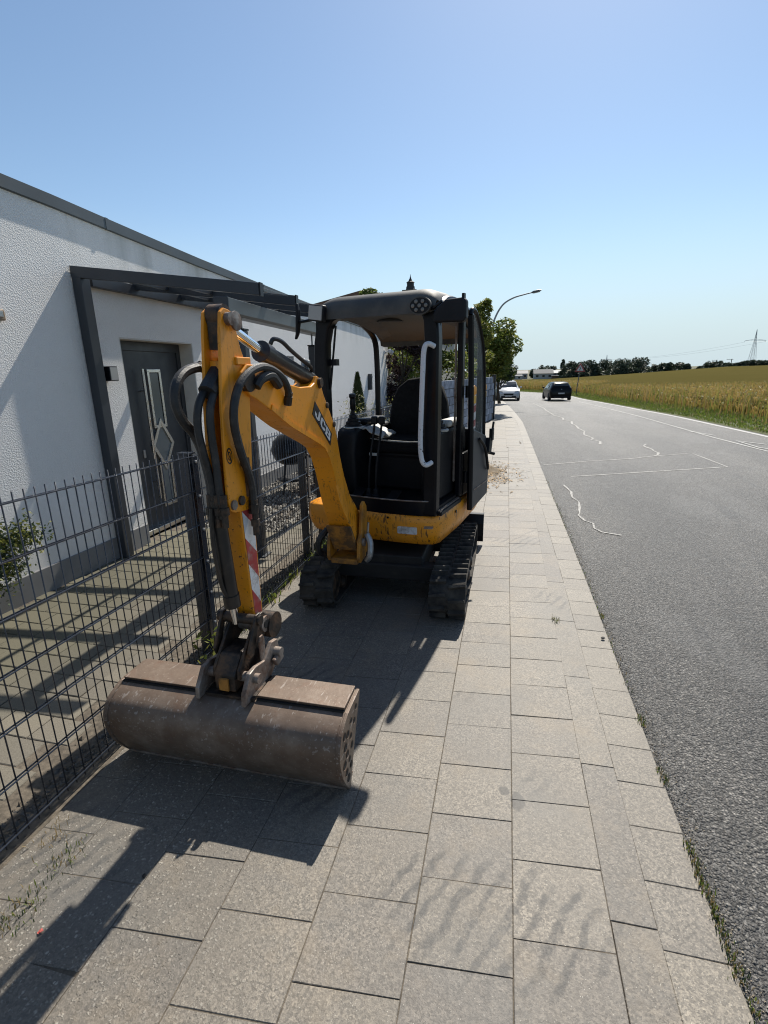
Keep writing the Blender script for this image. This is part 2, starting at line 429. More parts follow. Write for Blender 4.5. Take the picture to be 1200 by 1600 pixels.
def m_yellow():
    n = NT('machine_yellow')
    base = (0.80, 0.295, 0.008)
    big = n.noise(3, 4)
    col = n.mix(n.mapr(big, 0.3, 0.7), tint(base, 0.86), tint(base, 1.06))
    # rust spots and chips, denser low down and on edges
    z = n.sep(n.pos)[2]
    chip = n.mapr(n.noise(58, 6, rough=0.72), 0.60, 0.635)
    patch = n.mapr(n.noise(4.5, 4), 0.36, 0.52)
    low = n.mapr(z, 1.5, 0.75, 0.2, 1.0)
    cm = n.math('MULTIPLY', n.math('MULTIPLY', chip, patch), n.math('ADD', low, 0.25))
    col = n.mix(cm, col, (0.075, 0.032, 0.014))
    # long scratches
    def strokes(rx, ry, th):
        mp = n.n('ShaderNodeMapping'); n.set(mp.inputs[0], n.pos); mp.inputs['Rotation'].default_value = (rx, ry, 0.3); mp.inputs['Scale'].default_value = (1.0, 1.0, 0.16)
        return n.mapr(n.noise(55, 2, mp.outputs[0]), th, th + 0.025)
    sc = n.math('MAXIMUM', strokes(0.5, 0.3, 0.62), n.math('MAXIMUM', strokes(-0.7, 0.2, 0.63), strokes(0.1, -0.6, 0.64)))
    scm = n.math('MULTIPLY', sc, n.math('MULTIPLY', n.mapr(n.noise(4.2, 3), 0.47, 0.57), low))
    col = n.mix(n.math('MULTIPLY', scm, 0.9), col, (0.045, 0.022, 0.01))
    # dust film
    du = n.math('MULTIPLY', n.mapr(n.noise(7, 6, rough=0.7), 0.4, 0.8), n.mapr(z, 1.3, 0.45, 0.06, 0.32))
    col = n.mix(du, col, (0.27, 0.19, 0.10))
    rg = n.math('ADD', n.mapr(n.noise(14, 4), 0.3, 0.7, 0.3, 0.5), n.math('MULTIPLY', cm, 0.4))
    return n.fin(col, rg, n.bump(n.math('SUBTRACT', n.math('MULTIPLY', n.noise(60, 2), 0.3), n.math('ADD', cm, scm)), 0.25, 0.002))
M['yellow'] = m_yellow()
M['dirtyyellow'] = simple('dirty_yellow', (0.44, 0.18, 0.012), 0.55, var=0.25, scale=7, dirt=(0.09, 0.055, 0.03), dscale=11, dthr=(0.45, 0.66), damt=0.85, bump=0.2, bscale=90)
M['grimeyellow'] = simple('grimy_yellow', (0.34, 0.15, 0.025), 0.6, var=0.4, scale=9, dirt=(0.06, 0.045, 0.03), dscale=14, dthr=(0.42, 0.56), bump=0.3, bscale=90)
M['cabblack'] = simple('cab_black', (0.004, 0.005, 0.008), 0.32, var=0.3, scale=4, dirt=(0.03, 0.028, 0.026), dscale=5, dthr=(0.5, 0.8), damt=0.3, spec=0.22)
M['roofpl'] = simple('roof_plastic', (0.05, 0.048, 0.046), 0.55, var=0.2, scale=3, dirt=(0.17, 0.155, 0.13), dscale=3.5, dthr=(0.42, 0.75), damt=0.55, bump=0.15, bscale=300)
M['headliner'] = simple('headliner', (0.105, 0.11, 0.118), 0.9, var=0.08, bump=0.2, bscale=300)
M['plastic'] = simple('black_plastic', (0.008, 0.008, 0.010), 0.5, var=0.3, scale=6, bump=0.15, bscale=250, dirt=(0.06, 0.054, 0.046), dscale=8, dthr=(0.55, 0.8), damt=0.35, spec=0.25)
M['doorgrey'] = simple('door_panel_grey', (0.040, 0.041, 0.046), 0.5, var=0.2, scale=4, dirt=(0.1, 0.095, 0.085), dscale=6, damt=0.4)
M['seatcloth'] = simple('seat_cloth', (0.012, 0.012, 0.013), 0.95, var=0.3, scale=30, bump=0.4, bscale=400, spec=0.2)
M['greypad'] = simple('pale_grey_pad', (0.46, 0.45, 0.42), 0.6, var=0.15, scale=8, dirt=(0.14, 0.12, 0.1), dscale=9, damt=0.6)
M['red'] = simple('red_lever', (0.45, 0.02, 0.012), 0.4)
def m_handle():
    n = NT('chipped_white_paint')
    chip = n.mapr(n.noise(42, 5, rough=0.7), 0.60, 0.62)
    z = n.sep(n.pos)[2]
    chip = n.math('MULTIPLY', chip, n.mapr(z, 1.75, 1.1, 0.15, 1.0))
    col = n.mix(chip, n.mix(n.noise(8, 4), (0.55, 0.56, 0.6), (0.78, 0.78, 0.8)), (0.03, 0.025, 0.02))
    return n.fin(col, 0.4)
M['handle'] = m_handle()
def m_rubber():
    n = NT('track_rubber')
    nz = n.noise(9, 5, rough=0.65)
    col = n.mix(n.math('MULTIPLY', n.mapr(nz, 0.35, 0.7), 0.8), (0.014, 0.014, 0.015), (0.10, 0.088, 0.072))
    return n.fin(col, 0.85, n.bump(n.noise(80, 4), 0.35, 0.004), spec=0.3)
M['rubber'] = m_rubber()
M['hose'] = simple('hose_rubber', (0.016, 0.016, 0.017), 0.55, var=0.3, scale=20, dirt=(0.11, 0.095, 0.08), dscale=22, dthr=(0.5, 0.75), damt=0.5, bump=0.35, bscale=160)
M['cylblack'] = simple('cylinder_black', (0.018, 0.017, 0.017), 0.33, var=0.3, scale=10, dirt=(0.09, 0.06, 0.04), dscale=12, dthr=(0.52, 0.72), damt=0.6)
def m_bucket():
    n = NT('bucket_steel')
    big = n.noise(4, 6, rough=0.65)
    col = n.ramp(big, [(0.25, (0.085, 0.056, 0.039)), (0.5, (0.155, 0.111, 0.082)), (0.75, (0.29, 0.235, 0.19))])
    rust = n.mapr(n.noise(11, 6, rough=0.7), 0.52, 0.72)
    col = n.mix(n.math('MULTIPLY', rust, 0.5), col, (0.13, 0.06, 0.032))
    mp = n.n('ShaderNodeMapping'); n.set(mp.inputs[0], n.pos); mp.inputs['Rotation'].default_value = (0.6, 0.2, 0.5); mp.inputs['Scale'].default_value = (1.0, 0.14, 1.0)
    scr = n.math('MULTIPLY', n.mapr(n.noise(70, 2, mp.outputs[0]), 0.62, 0.66), n.mapr(n.noise(5, 3), 0.45, 0.6))
    col = n.mix(n.math('MULTIPLY', scr, 0.7), col, (0.34, 0.3, 0.27))
    fl = n.mapr(n.noise(90, 3), 0.64, 0.72)
    col = n.mix(n.math('MULTIPLY', fl, 0.6), col, (0.30, 0.25, 0.2))
    return n.fin(col, n.mapr(big, 0.3, 0.7, 0.6, 0.42), n.bump(n.math('ADD', n.noise(40, 4), n.math('MULTIPLY', rust, 0.4)), 0.3, 0.003), 0.25)
M['bucket'] = m_bucket()
M['greasy'] = simple('greasy_steel', (0.028, 0.022, 0.018), 0.5, 0.3, var=0.5, scale=12, dirt=(0.16, 0.09, 0.05), dscale=16, dthr=(0.45, 0.66), damt=0.85, bump=0.4, bscale=70)
M['worn'] = simple('worn_steel', (0.27, 0.23, 0.2), 0.48, 0.4, var=0.3, scale=12, dirt=(0.13, 0.065, 0.035), dscale=14, dthr=(0.42, 0.66), damt=0.9, bump=0.2, bscale=90)
M['darkhole'] = simple('dark_interior', (0.012, 0.011, 0.010), 0.8)
M['white'] = simple('white_film', (0.58, 0.58, 0.58), 0.4, var=0.1, dirt=(0.22, 0.17, 0.13), dscale=18, dthr=(0.5, 0.64), damt=0.75)
M['redfilm'] = simple('red_film', (0.33, 0.035, 0.035), 0.45, var=0.2, dirt=(0.32, 0.19, 0.16), dscale=18, dthr=(0.5, 0.64), damt=0.75)
M['logoblack'] = simple('logo_black', (0.012, 0.013, 0.018), 0.35)
M['logowhite'] = simple('logo_grey', (0.55, 0.56, 0.58), 0.4, dirt=(0.1, 0.08, 0.06), dscale=18, dthr=(0.6, 0.68), damt=0.6)

def m_leaf(name, c1, c2, trans=0.35, scale=1.2, spec=0.35):
    n = NT(name)
    nz = n.noise(scale, 3); f = n.noise(scale * 14, 1)
    col = n.mix(n.mapr(n.math('ADD', n.math('MULTIPLY', nz, 0.6), n.math('MULTIPLY', f, 0.4)), 0.36, 0.64), c1, c2)
    n.fin(col, 0.55, spec=spec)
    tr = n.n('ShaderNodeBsdfTranslucent'); n.set(tr.inputs[0], n.mix(0.5, col, tint(c2, 1.6)))
    mx = n.n('ShaderNodeMixShader'); mx.inputs[0].default_value = trans
    n.t.links.new(n.p.outputs[0], mx.inputs[1]); n.t.links.new(tr.outputs[0], mx.inputs[2])
    n.t.links.new(mx.outputs[0], n.out.inputs[0])
    return n.m
M['leaf'] = m_leaf('leaf_green', (0.055, 0.088, 0.015), (0.135, 0.175, 0.035))
M['leafy'] = m_leaf('leaf_yellow_green', (0.09, 0.115, 0.018), (0.23, 0.225, 0.05))
M['leafd'] = m_leaf('leaf_dark', (0.018, 0.036, 0.014), (0.042, 0.07, 0.022), 0.2)
M['leafp'] = m_leaf('leaf_purple', (0.02, 0.012, 0.014), (0.06, 0.036, 0.034), 0.25)
M['leafpale'] = m_leaf('leaf_pale', (0.16, 0.16, 0.09), (0.36, 0.35, 0.24), 0.3)
M['thuja'] = m_leaf('conifer_green', (0.018, 0.032, 0.012), (0.05, 0.075, 0.022), 0.15)
M['farleaf'] = m_leaf('far_leaf', (0.030, 0.046, 0.030), (0.055, 0.074, 0.042), 0.15, 0.25)
M['underbody'] = simple('dirty_black_steel', (0.014, 0.012, 0.011), 0.7, var=0.4, scale=10, dirt=(0.06, 0.045, 0.033), dscale=10, damt=0.5)
M['grass'] = m_leaf('grass_blade', (0.055, 0.10, 0.013), (0.14, 0.18, 0.032), 0.35, 0.8)
M['drygrass'] = m_leaf('dry_grass', (0.17, 0.125, 0.055), (0.28, 0.21, 0.10), 0.3, 0.8)
M['wheat'] = m_leaf('wheat_stalk', (0.185, 0.125, 0.034), (0.30, 0.21, 0.07), 0.4, 0.9, 0.05)
M['bark'] = simple('bark', (0.055, 0.043, 0.03), 0.9, var=0.4, scale=14, bump=0.8, bscale=40)
M['concretefoot'] = simple('foot_rubber', (0.03, 0.03, 0.03), 0.9)
# ------------------------------------------------------------------ terrain
def zg(Y):
    return -0.4 * smooth((Y - 18) / 22.0)
def S_far(a): return interp(a, [-1, 0.0, 0.08, 0.177, 0.365, 0.52, 1.0], [-2, -3.5, -3.35, -2.1, 0.6, 1.2, 1.6])
def T(X, Y):
    r = hypot(X, Y)
    if Y > 5: a = max(-1, min(1, X / Y))
    else: a = 1.0 if X > 0 else -1.0
    return lerp(zg(Y), S_far(a), smooth((r - 40) / 210.0))

REDGE = [(6.95, -8), (6.75, 2), (6.5, 10), (6.33, 14.2), (6.05, 17.7), (5.6, 23.5), (5.5, 32.8), (5.0, 41), (3.7, 46.7), (1.4, 50.5), (-6, 54), (-20, 56.5), (-40, 58)]
LEDGE_Y = [-8, 4, 10.75, 13.5, 17, 19.7, 23.4, 29.2, 34.6]
LEDGE_X = [0.735, 0.70, 0.63, 0.60, 0.56, 0.44, 0.28, 0.05, -0.19]
def KX(Y): return interp(Y, LEDGE_Y, LEDGE_X)
LEDGE = [(KX(y), y) for y in LEDGE_Y] + [(-1.2, 39), (-3.5, 43), (-8, 46.5), (-20, 49), (-40, 50.5)]
FIELD = [(8.9, -8), (8.6, 5), (8.0, 13), (7.6, 18.2), (7.25, 22.8), (7.1, 33), (6.5, 43), (4.9, 49), (1.5, 53.6), (-8, 58.5), (-20, 61), (-45, 63)]
def LX(Y): return interp(Y, [10.5, 17.8, 19, 40], [-1.64, -0.45, -0.75, -1.6])

# ground: polar sheet out to the horizon
mb = MB()
rs = [0, 3, 6, 9, 12, 15, 18, 22, 26, 30, 35, 40, 50, 60, 80, 100, 130, 160, 190, 220, 250, 300, 400, 600, 1000, 1800, 3200]
NA = 144
def gpt(r, k):
    th = 2 * pi * k / NA; x, y = r * sin(th), r * cos(th)
    d = 0.075
    return Vector((x, y, T(x, y) - d))
ids = [[mb.pt(gpt(r, k)) for k in range(NA)] for r in rs[1:]]
c0 = mb.pt((0, 0, -0.075))
for k in range(NA): mb.face([c0, ids[0][(k + 1) % NA], ids[0][k]])
for i in range(len(ids) - 1):
    for k in range(NA):
        j = (k + 1) % NA
        mb.face([ids[i][k], ids[i][j], ids[i + 1][j], ids[i + 1][k]])
n = NT('ground_soil_grass')
nz = n.noise(0.35, 5)
gcol = n.mix(n.mapr(nz, 0.35, 0.65), (0.055, 0.068, 0.018), (0.12, 0.10, 0.036))
gcol = n.mix(n.mapr(n.noise(9, 5), 0.4, 0.7), gcol, (0.085, 0.07, 0.04))
n.fin(gcol, 0.95, n.bump(n.noise(30, 4), 0.8, 0.03))
ground = mb.build('ground', n.m, smooth=True, kind='structure', fixn=False)

# road
def zroad(Y): return zg(Y) - 0.03
def strip_points(poly, step=1.0):
    out = []
    for i in range(len(poly) - 1):
        a, b = Vector(poly[i]), Vector(poly[i + 1]); k = max(1, int((b - a).length / step))
        for j in range(k): out.append(a.lerp(b, j / k))
    out.append(Vector(poly[-1])); return out
def resample(poly, n):
    P = [Vector(p) for p in poly]; L = [0]
    for i in range(1, len(P)): L.append(L[-1] + (P[i] - P[i - 1]).length)
    out = []
    for k in range(n):
        t = L[-1] * k / (n - 1)
        out.append(Vector((interp(t, L, [p.x for p in P]), interp(t, L, [p.y for p in P]))))
    return out
mb = MB()
NR = 90
la, ra = resample(LEDGE, NR), resample(REDGE, NR)
ids = []
for k in range(NR):
    row = []
    for j in range(9):
        p = la[k].lerp(ra[k], j / 8)
        row.append(mb.pt((p.x, p.y, zroad(p.y) + 0.0)))
    ids.append(row)
for k in range(NR - 1):
    for j in range(8): mb.face([ids[k][j], ids[k][j + 1], ids[k + 1][j + 1], ids[k + 1][j]])
road = mb.build('road', M['asphalt'], kind='structure', fixn=False, smooth=True)

def road_line(name, pts, w, mat, step=0.4, jit=0.0, dz=0.004, seed=1):
    rnd = random.Random(seed)
    P = strip_points(pts, step)
    mb = MB(); prev = None
    for i, p in enumerate(P):
        t = (P[min(i + 1, len(P) - 1)] - P[max(i - 1, 0)]).normalized(); nn = Vector((-t.y, t.x))
        ww = w * (1 + jit * rnd.uniform(-1, 1)) / 2; o = nn * jit * w * rnd.uniform(-0.5, 0.5)
        a = mb.pt((*(p + nn * ww + o), zroad(p.y) + dz)); b = mb.pt((*(p - nn * ww + o), zroad(p.y) + dz))
        if prev: mb.face([prev[0], prev[1], b, a])
        prev = (a, b)
    return mb.build(name, mat, road, fixn=False)
road_line('edge_line', [(x - 0.16, y) for x, y in REDGE], 0.11, M['roadpaint'], 0.6, 0.06)
road_line('survey_line', [(5.5, 9.5), (5.12, 11.72), (4.94, 13.46), (4.73, 16.79), (4.42, 22.82), (4.34, 32.92)], 0.05, M['roadpaint'], 0.5, 0.15, 0.006)
road_line('survey_line', [(4.77, 14.92), (5.09, 13.98)], 0.045, M['roadpaint'], 0.3, 0.15, 0.008)
road_line('survey_line', [(5.55, 12.45), (5.18, 13.02), (5.2, 12.4), (5.21, 11.95), (5.6, 11.2)], 0.045, M['roadpaint'], 0.3, 0.15, 0.010)
road_line('survey_line', [(0.72, 9.33), (1.61, 9.86), (2.04, 10.06), (2.41, 10.25), (2.84, 10.58), (2.93, 10.62), (3.66, 11.04), (3.75, 9.56), (1.07, 8.33)], 0.035, M['sealant'], 0.25, 0.2)
road_line('crack_mark', [(3.12, 12.27), (3.0, 12.0), (2.99, 11.8), (3.05, 11.5), (3.01, 11.21), (3.04, 10.98), (2.95, 10.72), (2.86, 10.6)], 0.039, M['sealant'], 0.12, 0.35, 0.006, 4)
road_line('crack_mark', [(0.89, 7.68), (0.95, 7.23), (0.93, 6.9), (0.98, 6.72), (0.96, 6.39), (0.9, 6.02), (0.93, 5.81), (1.01, 5.72), (0.99, 5.53), (1.05, 5.4), (1.23, 5.33)], 0.023, M['sealant'], 0.1, 0.45, 0.006, 5)
road_line('crack_mark', [(1.5, 31.0), (1.72, 24.47), (1.68, 22.8), (1.77, 19.76), (1.97, 18.64), (1.9, 18.0), (2.12, 17.47), (2.04, 16.6), (2.1, 16.06), (2.06, 15.4), (2.14, 14.72), (2.02, 13.9), (2.14, 13.19), (2.05, 12.9), (2.2, 12.6), (2.12, 12.1)], 0.047, M['sealant'], 0.15, 0.4, 0.006, 6)
road_line('crack_mark', [(0.8, 19.1), (1.68, 20.4), (2.51, 21.5)], 0.039, M['sealant'], 0.15, 0.4, 0.008, 7)

# ------------------------------------------------------------------ pavement
random.seed(5)
CELL_Y = 0.26
XE = [-1.64, -1.425, -1.12, -0.818, -0.513, -0.205, 0.096, 0.39]
SH = 0.085                                    # the rows run slightly out of square
mb = MB()                                     # bed under the slabs
ys = [-3 + i * 0.5 for i in range(28)] + [11 + i for i in range(25)]
prev = None
for y in ys:
    xb = KX(y) - 0.332 if y > 12 else 0.3895
    a = mb.pt((LX(y) - 0.02, y, zg(y) - 0.0022)); b = mb.pt((xb, y, zg(y) - 0.0022)); c = mb.pt((xb + 0.002, y, zg(y) - 0.010)); d = mb.pt((KX(y) - 0.02, y, zg(y) - 0.015))
    if prev:
        for p_, q_ in ((0, 1), (1, 2), (2, 3)): mb.face([prev[p_], prev[q_], (a, b, c, d)[q_], (a, b, c, d)[p_]])
    prev = (a, b, c, d)
pavement = mb.build('pavement', M['joint'], kind='structure', fixn=False)

def slab_mesh(name, w, l, h, mat, sh=0.0, bev=0.0016, seed=0, seg=1):
    # a worn slab: sheared outline, chamfered rim, slightly uneven top
    rnd = random.Random(seed)
    v = []; f = []
    def ring(inset, z, jit):
        r = []
        for sx, sy in ((-1, -1), (1, -1), (1, 1), (-1, 1)):
            x = sx * (w / 2 - inset); y = sy * (l / 2 - inset)
            v.append((x + rnd.uniform(-jit, jit), y + sh * x + rnd.uniform(-jit, jit), z)); r.append(len(v) - 1)
        return r
    a = ring(0.0, -h, 0); b = ring(0.0, -bev, 0.0007); c = ring(bev * 1.1, 0, 0.0008)
    for p, q in ((a, b), (b, c)):
        for i in range(4):
            j = (i + 1) % 4; f.append((p[i], p[j], q[j], q[i]))
    f.append(tuple(c))
    return mesh_from(name, v, f, mat)
gap = 0.0022
slab_me = {}
for i in range(7):
    w = XE[i + 1] - XE[i] - gap
    slab_me[i] = [slab_mesh('paving_slab', w, CELL_Y - gap, 0.04, M['slab'], SH, seed=i * 5 + k) for k in range(3)]
count = 0
OFF = [0.07, 0.2, 0.09, 0.215, 0.08, 0.20, 0.07]
for row in range(0, 45):
    for i in range(7):
        y = 0.44 + OFF[i] + row * CELL_Y
        if count >= 300 or y > 11.2: continue
        if row < 1 and i < 3: continue
        x = (XE[i] + XE[i + 1]) / 2
        if y > 10.4 and x < LX(y) + 0.2: continue
        count += 1
        inst(random.choice(slab_me[i]), 'paving_slab', (x, y, random.uniform(-0.0012, 0.0010)), pavement,
             (random.gauss(0, 0.003), random.gauss(0, 0.003), random.gauss(0, 0.002)))
Y_SL = 0.44 + 42.86 * CELL_Y
# the rest of the slabs towards the bend, joined
mb = MB()
for row in range(40, 130):
    y = 0.44 + row * CELL_Y
    for i in range(7):
        yy = y + OFF[i]
        if yy <= 11.2: continue
        sh = KX(yy) - 0.66
        x0, x1 = XE[i] + sh + gap / 2, XE[i + 1] + sh - gap / 2
        x0 = max(x0, LX(yy) + 0.01)
        if x1 - x0 < 0.06: continue
        z = zg(yy) + random.uniform(-0.0015, 0.0015)
        l = CELL_Y / 2 - gap / 2
        mb.hexa([(x0, yy - l, z - .03), (x1, yy - l, z - .03), (x1, yy + l, z - .03), (x0, yy + l, z - .03)],
                [(x0, yy - l, z), (x1, yy - l, z), (x1, yy + l, z), (x0, yy + l, z)])
for row in range(-4, 1):                        # the row under the viewer's feet
    for i in range(3 if row == 0 else 7):
        yy = 0.44 + row * CELL_Y + OFF[i]
        if yy > 0.44 + OFF[i] - 0.1 and row == 0 and i >= 3: continue
        x0, x1 = XE[i] + gap / 2, XE[i + 1] - gap / 2; l = CELL_Y / 2 - gap / 2
        mb.hexa([(x0, yy - l, -.03), (x1, yy - l, -.03), (x1, yy + l, -.03), (x0, yy + l, -.03)], [(x0, yy - l, 0), (x1, yy - l, 0), (x1, yy + l, 0), (x0, yy + l, 0)])
mb.build('paving_slab', M['slab'], pavement, kind='stuff', fixn=False)

# long border stones and kerb stones
random.seed(9)
BL = 0.66
bme = [slab_mesh('border_stone', 0.138 - gap, BL - gap, 0.05, M['border'], 0.03, seed=k) for k in range(3)]
KLn = 0.215
kme = [slab_mesh('kerb_stone', 0.1855, KLn - 0.0015, 0.10, M['kerb'], 0.03, 0.002, seed=k) for k in range(4)]
y = 0.28
while y < 16:
    w = KX(y) - 0.715
    inst(random.choice(bme), 'border_stone', (0.4655 + w, y, -0.002 + random.uniform(-.001, .001)), pavement, (0, 0.01, random.gauss(0, 0.002)))
    y += BL
y = 0.25
while y < 15.5:
    xk = KX(y); sl_ = (KX(y + 0.2) - KX(y - 0.2)) / 0.4
    inst(random.choice(kme), 'kerb_stone', (xk - 0.092, y, -0.0045 + random.uniform(-.001, .001)), pavement, (random.gauss(0, 0.004), 0.028 + random.gauss(0, 0.004), -sl_ + random.gauss(0, 0.004)))
    y += KLn
mb = MB()
while y < 36:
    xk = KX(y); l = KLn / 2 - 0.003; z = zg(y) - 0.004
    mb.hexa([(xk - .18, y - l, z - .1), (xk, y - l, z - .1), (xk, y + l, z - .1), (xk - .18, y + l, z - .1)], [(xk - .18, y - l, z), (xk, y - l, z - .012), (xk, y + l, z - .012), (xk - .18, y + l, z)])
    if int(y / KLn) % 3 == 0:
        mb.hexa([(xk - .32, y - l, z - .1), (xk - .185, y - l, z - .1), (xk - .185, y + 5 * l, z - .1), (xk - .32, y + 5 * l, z - .1)], [(xk - .32, y - l, z), (xk - .185, y - l, z), (xk - .185, y + 5 * l, z), (xk - .32, y + 5 * l, z)])
    y += KLn
mb.build('kerb_stone', M['kerb'], pavement, kind='stuff', fixn=False)

# ------------------------------------------------------------------ courtyard behind the fence
mb = MB()
mb.poly([(-3.6, -3, -0.006), (-1.66, -3, -0.006), (-1.66, 15.2, -0.006), (-3.6, 15.2, -0.006)])
courtyard = mb.build('courtyard', M['joint'], kind='structure', fixn=False)
random.seed(3)
pw, pl = 0.238, 0.158
pme = [slab_mesh('paver', pw - 0.005, pl - 0.005, 0.03, M['paver'], 0, 0.003, seed=k) for k in range(4)]
cnt = 0; far = MB()
row = 0; y = 0.35
while y < 10.6:
    x = -3.46 + (0.119 if row % 2 else 0.0)
    while x < -1.72:
        gravel = (x < -2.28 and 4.75 < y < 7.6) or (y > 7.6 and x < -2.5)
        # pavers stop short here; the dark strip stands in for the fence's shadow
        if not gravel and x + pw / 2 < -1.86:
            if cnt < 300 and y < 5.6:
                inst(random.choice(pme), 'paver', (x + 0.0, y, random.uniform(-.002, .002)), courtyard, (random.gauss(0, .006), random.gauss(0, .006), random.gauss(0, .006))); cnt += 1
            else:
                z = random.uniform(-.002, .002); a, b = pw / 2 - .003, pl / 2 - .003
                far.hexa([(x - a, y - b, z - .02), (x + a, y - b, z - .02), (x + a, y + b, z - .02), (x - a, y + b, z - .02)], [(x - a, y - b, z), (x + a, y - b, z), (x + a, y + b, z), (x - a, y + b, z)])
        x += pw
    y += pl; row += 1
far.build('paver', M['paver'], courtyard, kind='stuff', fixn=False)

# crushed stone bed by the house and dark chips that paint in the fence's shadow
def pebbles(name, n, area, mats, smin, smax, seed):
    rnd = random.Random(seed); mb = MB()
    for _ in range(n):
        x, y = area(rnd); s = rnd.uniform(smin, smax); z = -0.01 + rnd.uniform(0, 0.5) * s
        R = Matrix.Rotation(rnd.uniform(0, 6.28), 3, 'Z') @ Matrix.Rotation(rnd.uniform(0, 6.28), 3, 'X')
        pts = [Vector((1, 0, 0)), Vector((-1, 0, 0)), Vector((0, 1, 0)), Vector((0, -1, 0)), Vector((0, 0, 0.8)), Vector((0, 0, -0.8))]
        ii = [mb.pt(Vector((x, y, z)) + R @ (p * s * rnd.uniform(0.6, 1.2))) for p in pts]
        m = rnd.randrange(len(mats))
        for a, b, c in ((0, 2, 4), (2, 1, 4), (1, 3, 4), (3, 0, 4), (2, 0, 5), (1, 2, 5), (3, 1, 5), (0, 3, 5)): mb.face([ii[a], ii[b], ii[c]], m)
    return mb.build(name, mats, kind='stuff', fixn=False)
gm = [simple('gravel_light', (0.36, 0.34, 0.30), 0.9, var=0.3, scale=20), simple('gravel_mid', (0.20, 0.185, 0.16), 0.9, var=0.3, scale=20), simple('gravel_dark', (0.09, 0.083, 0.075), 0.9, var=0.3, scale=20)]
def garea(r):
    while True:
        x, y = r.uniform(-3.48, -2.2), r.uniform(4.7, 10.2)
        if (x < -2.3 and y < 7.6) or x < -2.5: return x, y
pebbles('gravel_bed', 5200, garea, gm, 0.018, 0.036, 1)
pebbles('fence_shadow_chips', 4200, lambda r: (-1.74 - abs(r.gauss(0, 0.05)), r.uniform(0.2, 10)), [gm[2], gm[2], M['joint']], 0.006, 0.016, 2)  # darkened chips along the fence, its ground shadow put into their colour

# loose grit along the kerb and moss in the joint by the asphalt
def moss_tufts(name, spots, mats, seed, hmin=0.012, hmax=0.035, w=0.004, spread=0.03, kind='stuff', **kw):
    rnd = random.Random(seed); mb = MB()
    for (x, y, n, sp, hh) in spots:
        for _ in range(n):
            px, py = x + rnd.gauss(0, sp), y + rnd.gauss(0, sp * 1.6)
            a = rnd.uniform(0, 6.28); h = hh * rnd.uniform(0.4, 1.2); lean = rnd.uniform(0.2, 1.2) * h
            d = Vector((cos(a), sin(a), 0)); nn = Vector((-sin(a), cos(a), 0)) * w * rnd.uniform(0.6, 1.4)
            b = Vector((px, py, -0.012)); t = b + d * lean + Vector((0, 0, h + 0.012)); mid = b + d * lean * 0.35 + Vector((0, 0, h * 0.62 + 0.01))
            m = rnd.randrange(len(mats))
            i0, i1, i2, i3, i4 = mb.pt(b - nn), mb.pt(b + nn), mb.pt(mid + nn), mb.pt(mid - nn), mb.pt(t)
            mb.face([i0, i1, i2, i3], m); mb.face([i3, i2, i4], m)
    return mb.build(name, mats, kind=kind, fixn=False, **kw)
rnd = random.Random(8)
spots = []
for y0, y1, den in ((1.18, 1.62, 90), (1.9, 1.98, 60), (2.25, 2.32, 80), (3.35, 3.42, 60), (0.8, 1.15, 40), (2.5, 3.3, 6), (3.5, 8.0, 5)):
    y = y0
    while y < y1:
        spots.append((KX(y) + rnd.uniform(-0.004, 0.018), y, max(1, int(den * 0.22)), 0.008, 0.0075)); y += 0.02
spots += [(0.392, 3.24, 40, 0.012, 0.025)]
moss_tufts('kerb_moss', spots, [M['grass'], M['leafd'], M['drygrass']], 3, w=0.0016)
pebbles('kerb_grit', 3000, lambda r: (lambda y: (KX(y) + abs(r.gauss(0.0, 0.035)), y))(0.5 + 6 * r.random() ** 1.6), [gm[0], simple('grit_sand', (0.34, 0.28, 0.2), 0.9), gm[1]], 0.0015, 0.0045, 5).location.z += -0.018
# ------------------------------------------------------------------ bungalow on the left
XW = -3.5
def roofz(Y): return interp(Y, [-4, 3.2, 5.3, 9.0, 15.2], [3.12, 3.03, 2.94, 2.84, 2.735])
house = empty('bungalow', (XW - 3, 7, 0), 'long white flat roofed house with roughcast wall behind the fence', 'house')
DY0, DY1, DZ = 4.155, 5.30, 2.0
def wall_piece(y0, y1, z0, z1f, name='wall'):
    mb = MB(); n = max(1, int((y1 - y0) / 1.0))
    ring0 = []
    for k in range(n + 1):
        y = lerp(y0, y1, k / n); z1 = z1f(y) if callable(z1f) else z1f
        ring0.append([(XW, y, z0), (XW, y, z1), (XW - 0.34, y, z1), (XW - 0.34, y, z0)])
    mb.rings(ring0)
    return mb.build(name, M['render'], house)
wall_piece(-5, DY0, 0.0, lambda y: roofz(y) - 0.07)
wall_piece(DY1, 15.2, 0.0, lambda y: roofz(y) - 0.07)
wall_piece(DY0, DY1, DZ, lambda y: roofz(y) - 0.07)
# end wall and back
mb = MB(); mb.box((XW - 5.3, 15.06, 1.33), (9.9, 0.28, 2.66)); mb.build('wall', M['render'], house)
mb = MB(); mb.box((XW - 9.9, 5, 1.3), (0.3, 20, 2.6)); mb.build('wall', M['render'], house)
mb = MB(); mb.box((XW - 5.3, -4.9, 1.4), (9.9, 0.28, 2.8)); mb.build('wall', M['render'], house)
